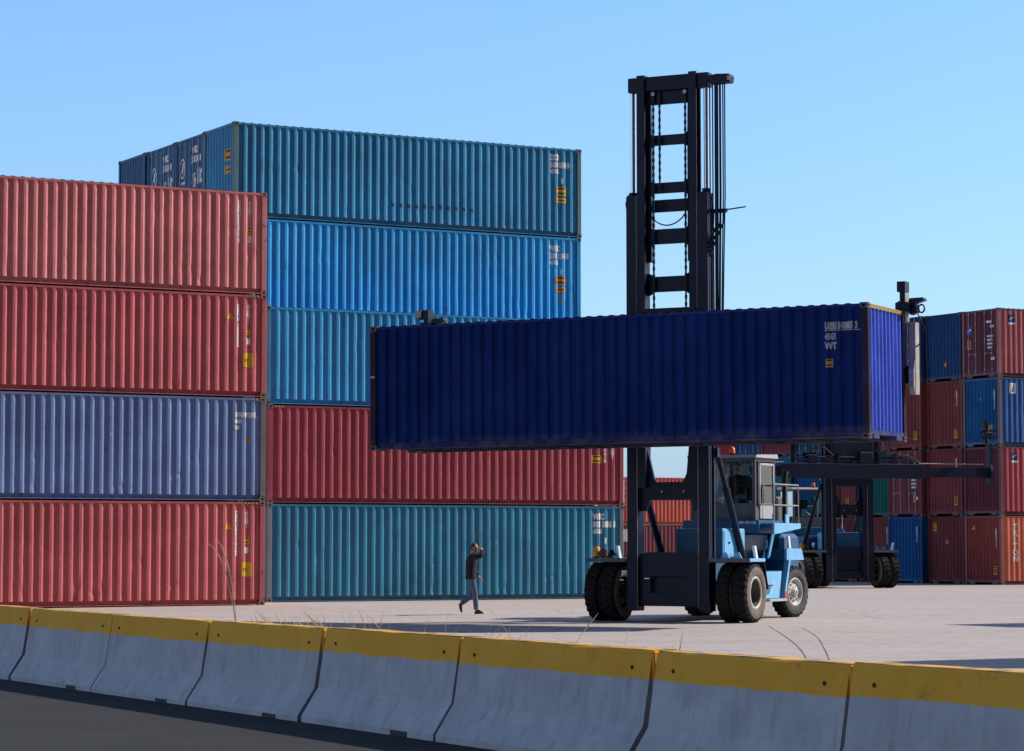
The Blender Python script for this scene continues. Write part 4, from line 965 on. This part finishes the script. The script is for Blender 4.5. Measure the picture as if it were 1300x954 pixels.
# ------------------------------------------------------------------ people
def skin_mesh(name, verts, edges, radii, root=0, sub=2):
    me = bpy.data.meshes.new(name); me.from_pydata(verts, edges, []); me.update()
    o = bpy.data.objects.new(name, me); col.objects.link(o)
    o.modifiers.new('skin', 'SKIN')
    if not me.skin_vertices: 
        bpy.context.view_layer.objects.active = o
    sv = me.skin_vertices[0].data if me.skin_vertices else None
    for i, r in enumerate(radii):
        sv[i].radius = (r, r) if not isinstance(r, tuple) else r
        sv[i].use_root = (i == root)
    s = o.modifiers.new('sub', 'SUBSURF'); s.levels = sub; s.render_levels = sub
    bpy.context.view_layer.update()
    res = bpy.data.meshes.new_from_object(o.evaluated_get(bpy.context.evaluated_depsgraph_get()))
    res.name = name
    for p in res.polygons: p.use_smooth = True
    bpy.data.objects.remove(o); bpy.data.meshes.remove(me)
    return res

class Sk:
    def __init__(s): s.v = []; s.e = []; s.r = []
    def chain(s, pts, start=None):
        prev = start
        for p, r in pts:
            s.v.append(p); s.r.append(r); i = len(s.v) - 1
            if prev is not None: s.e.append((prev, i))
            prev = i
        return prev
    def build(s, name, sub=2): return skin_mesh(name, s.v, s.e, s.r, 0, sub)

def hand(sk, wrist, idx, d, side, up_, curl=.3):
    """palm and five fingers from vertex idx; d = pointing direction, side = thumb direction, up_ = back of hand"""
    d, side, up_ = Vector(d).normalized(), Vector(side).normalized(), Vector(up_).normalized(); w = Vector(wrist)
    pal = sk.chain([(w + d * .045, (.034, .020)), (w + d * .085, (.036, .017))], idx)
    for k, ln in zip((-1.5, -.5, .5, 1.5), (.058, .074, .080, .070)):
        b = w + d * .098 + side * k * .019
        sk.chain([(b, .0085), (b + d * ln * .5 - up_ * ln * curl * .3, .008), (b + d * ln * .85 - up_ * ln * curl, .0065)], pal)
    b = w + d * .05 + side * .042
    sk.chain([(b, .011), (b + d * .032 + side * .018, .0095), (b + d * .055 + side * .018 - up_ * .01, .008)], pal - 1)

def build_person(name, J, label, cat, loc, rz, legs=True, group=None):
    """J: dict of joint positions. x forward, y to the left, z up"""
    root = empty(name, loc, rz); tag(root, label, cat, group)
    sk = Sk()
    pel = sk.chain([(J['pelvis'], .10), (J['waist'], .10), (J['chest'], .105), (J['collar'], .07), (J['neck'], .052)])
    hd = Vector(J['head']); f = Vector(J['face']).normalized()
    a = sk.chain([(hd - Vector((0, 0, .075)) + f * .005, (.066, .062)), (hd, (.078, .088)), (hd + Vector((0, 0, .07)) - f * .012, (.07, .08)), (hd + Vector((0, 0, .105)) - f * .012, .045)], pel)
    hid = len(sk.v) - 3
    sk.chain([(hd + f * .088 + Vector((0, 0, -.012)), .016), (hd + f * .108 + Vector((0, 0, -.03)), .011)], hid)
    sk.chain([(hd + f * .075 + Vector((0, 0, -.088)), .026)], hid - 1)
    sd = Vector((-f.y, f.x, 0)).normalized()
    for s in (1, -1): sk.chain([(hd + sd * s * .085 + Vector((0, 0, -.012)), (.012, .022)), (hd + sd * s * .098 - f * .012 + Vector((0, 0, 0)), (.008, .018))], hid)
    ch = 2
    for s in ('l', 'r'):
        sh, el, wr = Vector(J['sh_' + s]), Vector(J['el_' + s]), Vector(J['wr_' + s])
        e = sk.chain([(sh, .062), (sh.lerp(el, .5), .050), (el, .042), (el.lerp(wr, .35), .041), (wr, .028)], ch + 0)
        d = Vector(J['hd_' + s]); side = Vector(J['th_' + s]); hand(sk, wr, e, d, side, d.cross(side))
    for s in ('l', 'r'):
        hp, kn, an, to = (Vector(J[k + s]) for k in ('hp_', 'kn_', 'an_', 'to_'))
        sk.chain([(hp, .075), (hp.lerp(kn, .5), .062), (kn, .050), (kn.lerp(an, .35), .050), (an, .036), (an.lerp(to, .5), (.040, .034)), (to, .030)], 0)
    body = link('body', sk.build('body'), 'skin', root)
    # jacket and trousers: lofted rings that follow the body
    def rings(mb, rows, seg=14):
        vs = []
        for (c, rx, ry) in rows:
            for k in range(seg):
                a = 2 * math.pi * k / seg; vs.append((c[0] + rx * math.cos(a), c[1] + ry * math.sin(a), c[2]))
        n = len(rows)
        mb.add(vs, [(q * seg + k, q * seg + (k + 1) % seg, (q + 1) * seg + (k + 1) % seg, (q + 1) * seg + k) for q in range(n - 1) for k in range(seg)], 0, True)
        mb.add(vs[:seg], [list(range(seg))], 0); mb.add(vs[-seg:], [list(range(seg))], 0)
    V = Vector; P, Wst, C, Co, Nk = (V(J[k]) for k in ('pelvis', 'waist', 'chest', 'collar', 'neck'))
    mb = MB()
    rings(mb, [(P + V((0, 0, -.085)), .150, .205), (P + V((0, 0, -.02)), .148, .205), (P.lerp(Wst, .6), .142, .196), (Wst, .140, .192), (Wst.lerp(C, .5), .146, .205), (C, .150, .215), (C.lerp(Co, .45), .140, .205), (C.lerp(Co, .8), .115, .165), (Co, .085, .110), (Co.lerp(Nk, .45), .072, .078), (Co.lerp(Nk, .7), .070, .072)])
    for s in ('l', 'r'):
        sh, el, wr = V(J['sh_' + s]), V(J['el_' + s]), V(J['wr_' + s])
        mb.tube([sh + (sh - el).normalized() * .05, sh, sh.lerp(el, .5), el.lerp(sh, .12), el.lerp(wr, .12), el.lerp(wr, .55), el.lerp(wr, .95)], [.062, .082, .070, .062, .060, .054, .048], 10)
    link('jacket', mb.mesh('jacket'), 'jacket', root)
    mb = MB(); rings(mb, [(P + V((0, 0, .06)), .125, .175), (P + V((0, 0, -.02)), .130, .180), (P + V((0, 0, -.09)), .115, .165)])
    for s in ('l', 'r'):
        hp, kn, an = (V(J[k + s]) for k in ('hp_', 'kn_', 'an_'))
        mb.tube([hp + V((0, 0, .02)), hp.lerp(kn, .2), hp.lerp(kn, .6), kn.lerp(hp, .08), kn.lerp(an, .1), kn.lerp(an, .5), kn.lerp(an, .9)], [.100, .100, .084, .070, .068, .066, .062], 12)
    link('trousers', mb.mesh('trousers'), 'jeans', root)
    for s in ('l', 'r'):
        an, to = Vector(J['an_' + s]), Vector(J['to_' + s]); d = (to - an)
        sk = Sk(); heel = an - Vector((d.x, d.y, 0)).normalized() * .05 * (1 if abs(d.z) < .1 else .6) + Vector((0, 0, -.045 if abs(d.z) < .1 else -.02))
        sk.chain([(heel, (.042, .04)), (an.lerp(to, .35) + Vector((0, 0, -.02)), (.05, .045)), (an.lerp(to, .75), (.05, .036)), (to + d.normalized() * .03, (.042, .028))]); sk.chain([(an + Vector((0, 0, .03)), .05)], 1)
        link('shoe', sk.build('shoe'), 'shoe', root)
    sk = Sk(); sk.chain([(hd + Vector((0, 0, -.075)) - f * .045, .055), (hd + Vector((0, 0, -.02)) - f * .040, .078), (hd + Vector((0, 0, .04)) - f * .030, .090), (hd + Vector((0, 0, .085)) - f * .012, .085), (hd + Vector((0, 0, .10)) + f * .03, .055)])
    link('hair', sk.build('hair'), 'hair', root)
    for s in (1, -1):
        bm = bmesh.new(); bmesh.ops.create_uvsphere(bm, u_segments=8, v_segments=6, radius=.012); me = bpy.data.meshes.new('eye'); bm.to_mesh(me); bm.free()
        e = link('eye', me, 'eye', root); e.location = hd + f * .080 + sd * s * .032 + Vector((0, 0, .012))
    return root

walk = dict(pelvis=(-.05, 0, .96), waist=(-.055, 0, 1.12), chest=(-.04, 0, 1.33), collar=(-.015, 0, 1.47), neck=(.005, 0, 1.535), head=(.045, 0, 1.655), face=(1, -.25, .0),
            sh_r=(-.01, -.19, 1.42), el_r=(.22, -.25, 1.46), wr_r=(.235, -.12, 1.585), hd_r=(-.30, .75, .70), th_r=(-.9, -.3, .1),
            sh_l=(-.03, .19, 1.42), el_l=(-.02, .25, 1.15), wr_l=(.12, .20, .95), hd_l=(.45, 0, -.9), th_l=(.8, -.4, .3),
            hp_r=(-.04, -.09, .92), kn_r=(.06, -.09, .50), an_r=(.085, -.09, .09), to_r=(.25, -.10, .045),
            hp_l=(-.06, .09, .92), kn_l=(-.04, .09, .47), an_l=(-.33, .09, .255), to_l=(-.30, .09, .07))
man = build_person('person', walk, 'walking man in dark jacket and jeans, one hand raised to his face', 'person', (-.97, 66.9, gz(66.9)), R(-4))
sit = dict(pelvis=(0, 0, .10), waist=(-.01, 0, .26), chest=(.0, 0, .47), collar=(.03, 0, .61), neck=(.05, 0, .68), head=(.08, 0, .80), face=(1, .1, 0),
           sh_r=(.03, -.19, .56), el_r=(.16, -.27, .32), wr_r=(.37, -.14, .38), hd_r=(.9, .2, .1), th_r=(.2, .9, .3),
           sh_l=(.03, .19, .56), el_l=(.16, .27, .32), wr_l=(.37, .14, .38), hd_l=(.9, -.2, .1), th_l=(.2, -.9, .3),
           hp_r=(.02, -.10, .08), kn_r=(.44, -.13, .10), an_r=(.50, -.13, -.30), to_r=(.66, -.14, -.34),
           hp_l=(.02, .10, .08), kn_l=(.44, .13, .10), an_l=(.50, .13, -.30), to_l=(.66, .14, -.34))
def hpos(x, y, z): return Vector((3.62, 61.68, HZ)) + Matrix.Rotation(HY, 3, 'Z') @ Vector((x, y, z))
drv = build_person('person', sit, 'driver in dark clothes sitting behind the windscreen of the lift truck cab', 'person', hpos(.08, 4.02, 2.365 + .46), HY - R(90))

# ------------------------------------------------------------------ dry grass
def stems(name, label, base, n, h, spread, seed, lean=(0, 0), group='dry weeds behind the barrier', thick=.005):
    rg = random.Random(seed); mb = MB()
    for i in range(n):
        x, y = rg.gauss(0, spread), rg.gauss(0, spread); hh = h * rg.uniform(.55, 1.1); lx, ly = rg.gauss(lean[0], .18) * hh, rg.gauss(lean[1], .18) * hh
        pts = [(x + lx * (k / 6) ** 1.9, y + ly * (k / 6) ** 1.9, hh * (k / 6) * (1 - .12 * (k / 6))) for k in range(7)]
        mb.tube(pts, [thick * (1 - .1 * k) for k in range(7)], 4)
        if rg.random() < .5: mb.tube([pts[-2], pts[-1]], [thick * 1.9, thick * .6], 4)
        if rg.random() < .5:
            q = Vector(pts[3]); mb.tube([q, q + Vector((rg.gauss(0, .06), rg.gauss(0, .06), .10))], [thick * .8, thick * .3], 4)
    o = link(name, mb.mesh(name), 'straw'); o.location = base; tag(o, label, 'weed', group); return o
# the tall bent reed: two plumes
mb = MB()
for dx, dz, rr in ((-.43, 1.80, .0088), (-.33, 1.87, .0080)):
    pts = [Vector((dx * (k / 12) ** 1.9, -.1 * k / 12, dz * math.sin(k / 12 * 1.52) / math.sin(1.52) * (k / 12) ** .12)) if k else Vector((0, 0, 0)) for k in range(13)]
    mb.tube(pts, [rr * (1 - .55 * k / 12) if k < 8 else rr * 1.15 * (1 - (k - 8) * .16) for k in range(13)], 5)
for s_ in range(5):
    d = -.12 + .07 * s_; mb.tube([(0, 0, 0), (d * .5, .02 * s_, .3), (d * 2.2, .05, .42 - .04 * s_)], [.006, .005, .002], 4)
o = link('reed', mb.mesh('reed'), 'straw'); o.location = (-3.68, 36.2, -.09); tag(o, 'tall dry bent reed rising above the barrier in front of the red container', 'weed')
def bback(px, off=.75):
    y = px_to_y(px); return Vector((bline(y) + off * .88, y + off * .476, -.09))
stems('grass_tuft', 'bushy tuft of dry grass at the foot of the tall reed', bback(298, 1.2), 110, 1.10, .30, 3, (-.30, 0), thick=.0045)
for i, (px, n, h, lab) in enumerate(((378, 5, 1.00, 'few dry stems behind the barrier right of the tall reed'), (440, 4, .98, 'sparse dry stems behind the barrier below the teal container'), (505, 9, 1.08, 'cluster of dry weeds behind the barrier left of the walking man'), (545, 12, 1.10, 'denser cluster of dry weeds behind the barrier below the walking man'), (610, 4, .98, 'thin dry stems behind the barrier under the man'), (742, 2, 1.05, 'small dry twig above the barrier in front of the left front wheel'))):
    stems('grass_tuft', lab, bback(px), n + 2, h * 1.12, .22, 20 + i, (rnd.uniform(-.1, .2), 0))

offstack((9.6, 59.8), 5.8, ('dark red container on the ground just outside the right edge, behind', 'dull blue container resting on the outer dark red one'), ((.2, .04, .05), (.02, .08, .2)))
offstack((5.0, 40.6), 5.8, ('green container on the ground just outside the right edge, nearer the barrier', 'brown container resting on the outer green one'), ((.02, .11, .09), (.15, .06, .04)))

# ------------------------------------------------------------------ camera, sun, sky
cam = bpy.data.cameras.new('camera'); co = bpy.data.objects.new('camera', cam); col.objects.link(co)
co.location = (0, 0, 1.7001); co.rotation_euler = (R(90) + .0764, 0, 0)
cam.sensor_width = 36; cam.lens = 3388.44 / 1300 * 36; cam.shift_y = -45.5 / 1300; cam.clip_end = 8000; cam.clip_start = .1
scene.camera = co
AZ, EL = 15.0, 38.0            # azimuth from +X towards +Y, elevation
sd = Vector((math.cos(R(AZ)) * math.cos(R(EL)), math.sin(R(AZ)) * math.cos(R(EL)), math.sin(R(EL))))
sl = bpy.data.lights.new('sun', 'SUN'); sl.energy = 5.0; sl.angle = R(.5); sl.color = (1, .955, .89)
so = bpy.data.objects.new('sun', sl); col.objects.link(so); so.location = (60, 20, 60)
so.rotation_euler = (-sd).to_track_quat('-Z', 'Y').to_euler()
w = bpy.data.worlds.new('World'); scene.world = w; w.use_nodes = True
nt = w.node_tree; nt.nodes.clear(); t = NT(nt)
sky = nt.nodes.new('ShaderNodeTexSky'); sky.sky_type = 'NISHITA'; sky.sun_disc = False
sky.sun_elevation = R(EL); sky.sun_rotation = R(90 - AZ); sky.altitude = 0; sky.air_density = 1.0; sky.dust_density = .3; sky.ozone_density = 1.0
bg = nt.nodes.new('ShaderNodeBackground'); bg.inputs[1].default_value = .15
# sky tint by height, plus added unseen dark and warm lobes shaping the fill
tcw = nt.nodes.new('ShaderNodeTexCoord'); sx = nt.nodes.new('ShaderNodeSeparateXYZ'); nt.links.new(tcw.outputs['Generated'], sx.inputs[0])
tint = t.ramp(t.math('MAXIMUM', sx.outputs[2], 0.0), [(0.0, (.40, .54, 1.08)), (.035, (.50, .66, 1.05)), (.09, (.66, .86, 1.10)), (.20, (.74, 1.0, 1.30)), (1.0, (.70, .98, 1.30))])
side = t.ramp(t.math('ADD', t.math('ADD', t.math('ADD', t.math('MULTIPLY', sx.outputs[0], -.24), t.math('MULTIPLY', sx.outputs[1], .438)), .5), t.math('MULTIPLY', sx.outputs[2], -.22)), [(0.0, (.06, .06, .08)), (.27, (.10, .10, .12)), (.48, (3.0, 2.0, 1.5)), (.80, (1.0, 1.0, 1.0))])
skc = t.mix(1.0, t.mix(1.0, sky.outputs[0], tint, 'MULTIPLY'), side, 'MULTIPLY')
nt.links.new(skc, bg.inputs[0])
ow = nt.nodes.new('ShaderNodeOutputWorld'); nt.links.new(bg.outputs[0], ow.inputs[0])
scene.view_settings.view_transform = 'Standard'; scene.view_settings.look = 'None'; scene.view_settings.exposure = 0; scene.view_settings.gamma = 1
scene.render.engine = 'CYCLES'
scene.cycles.max_bounces = 4; scene.cycles.adaptive_threshold = .02; scene.cycles.transparent_max_bounces = 12
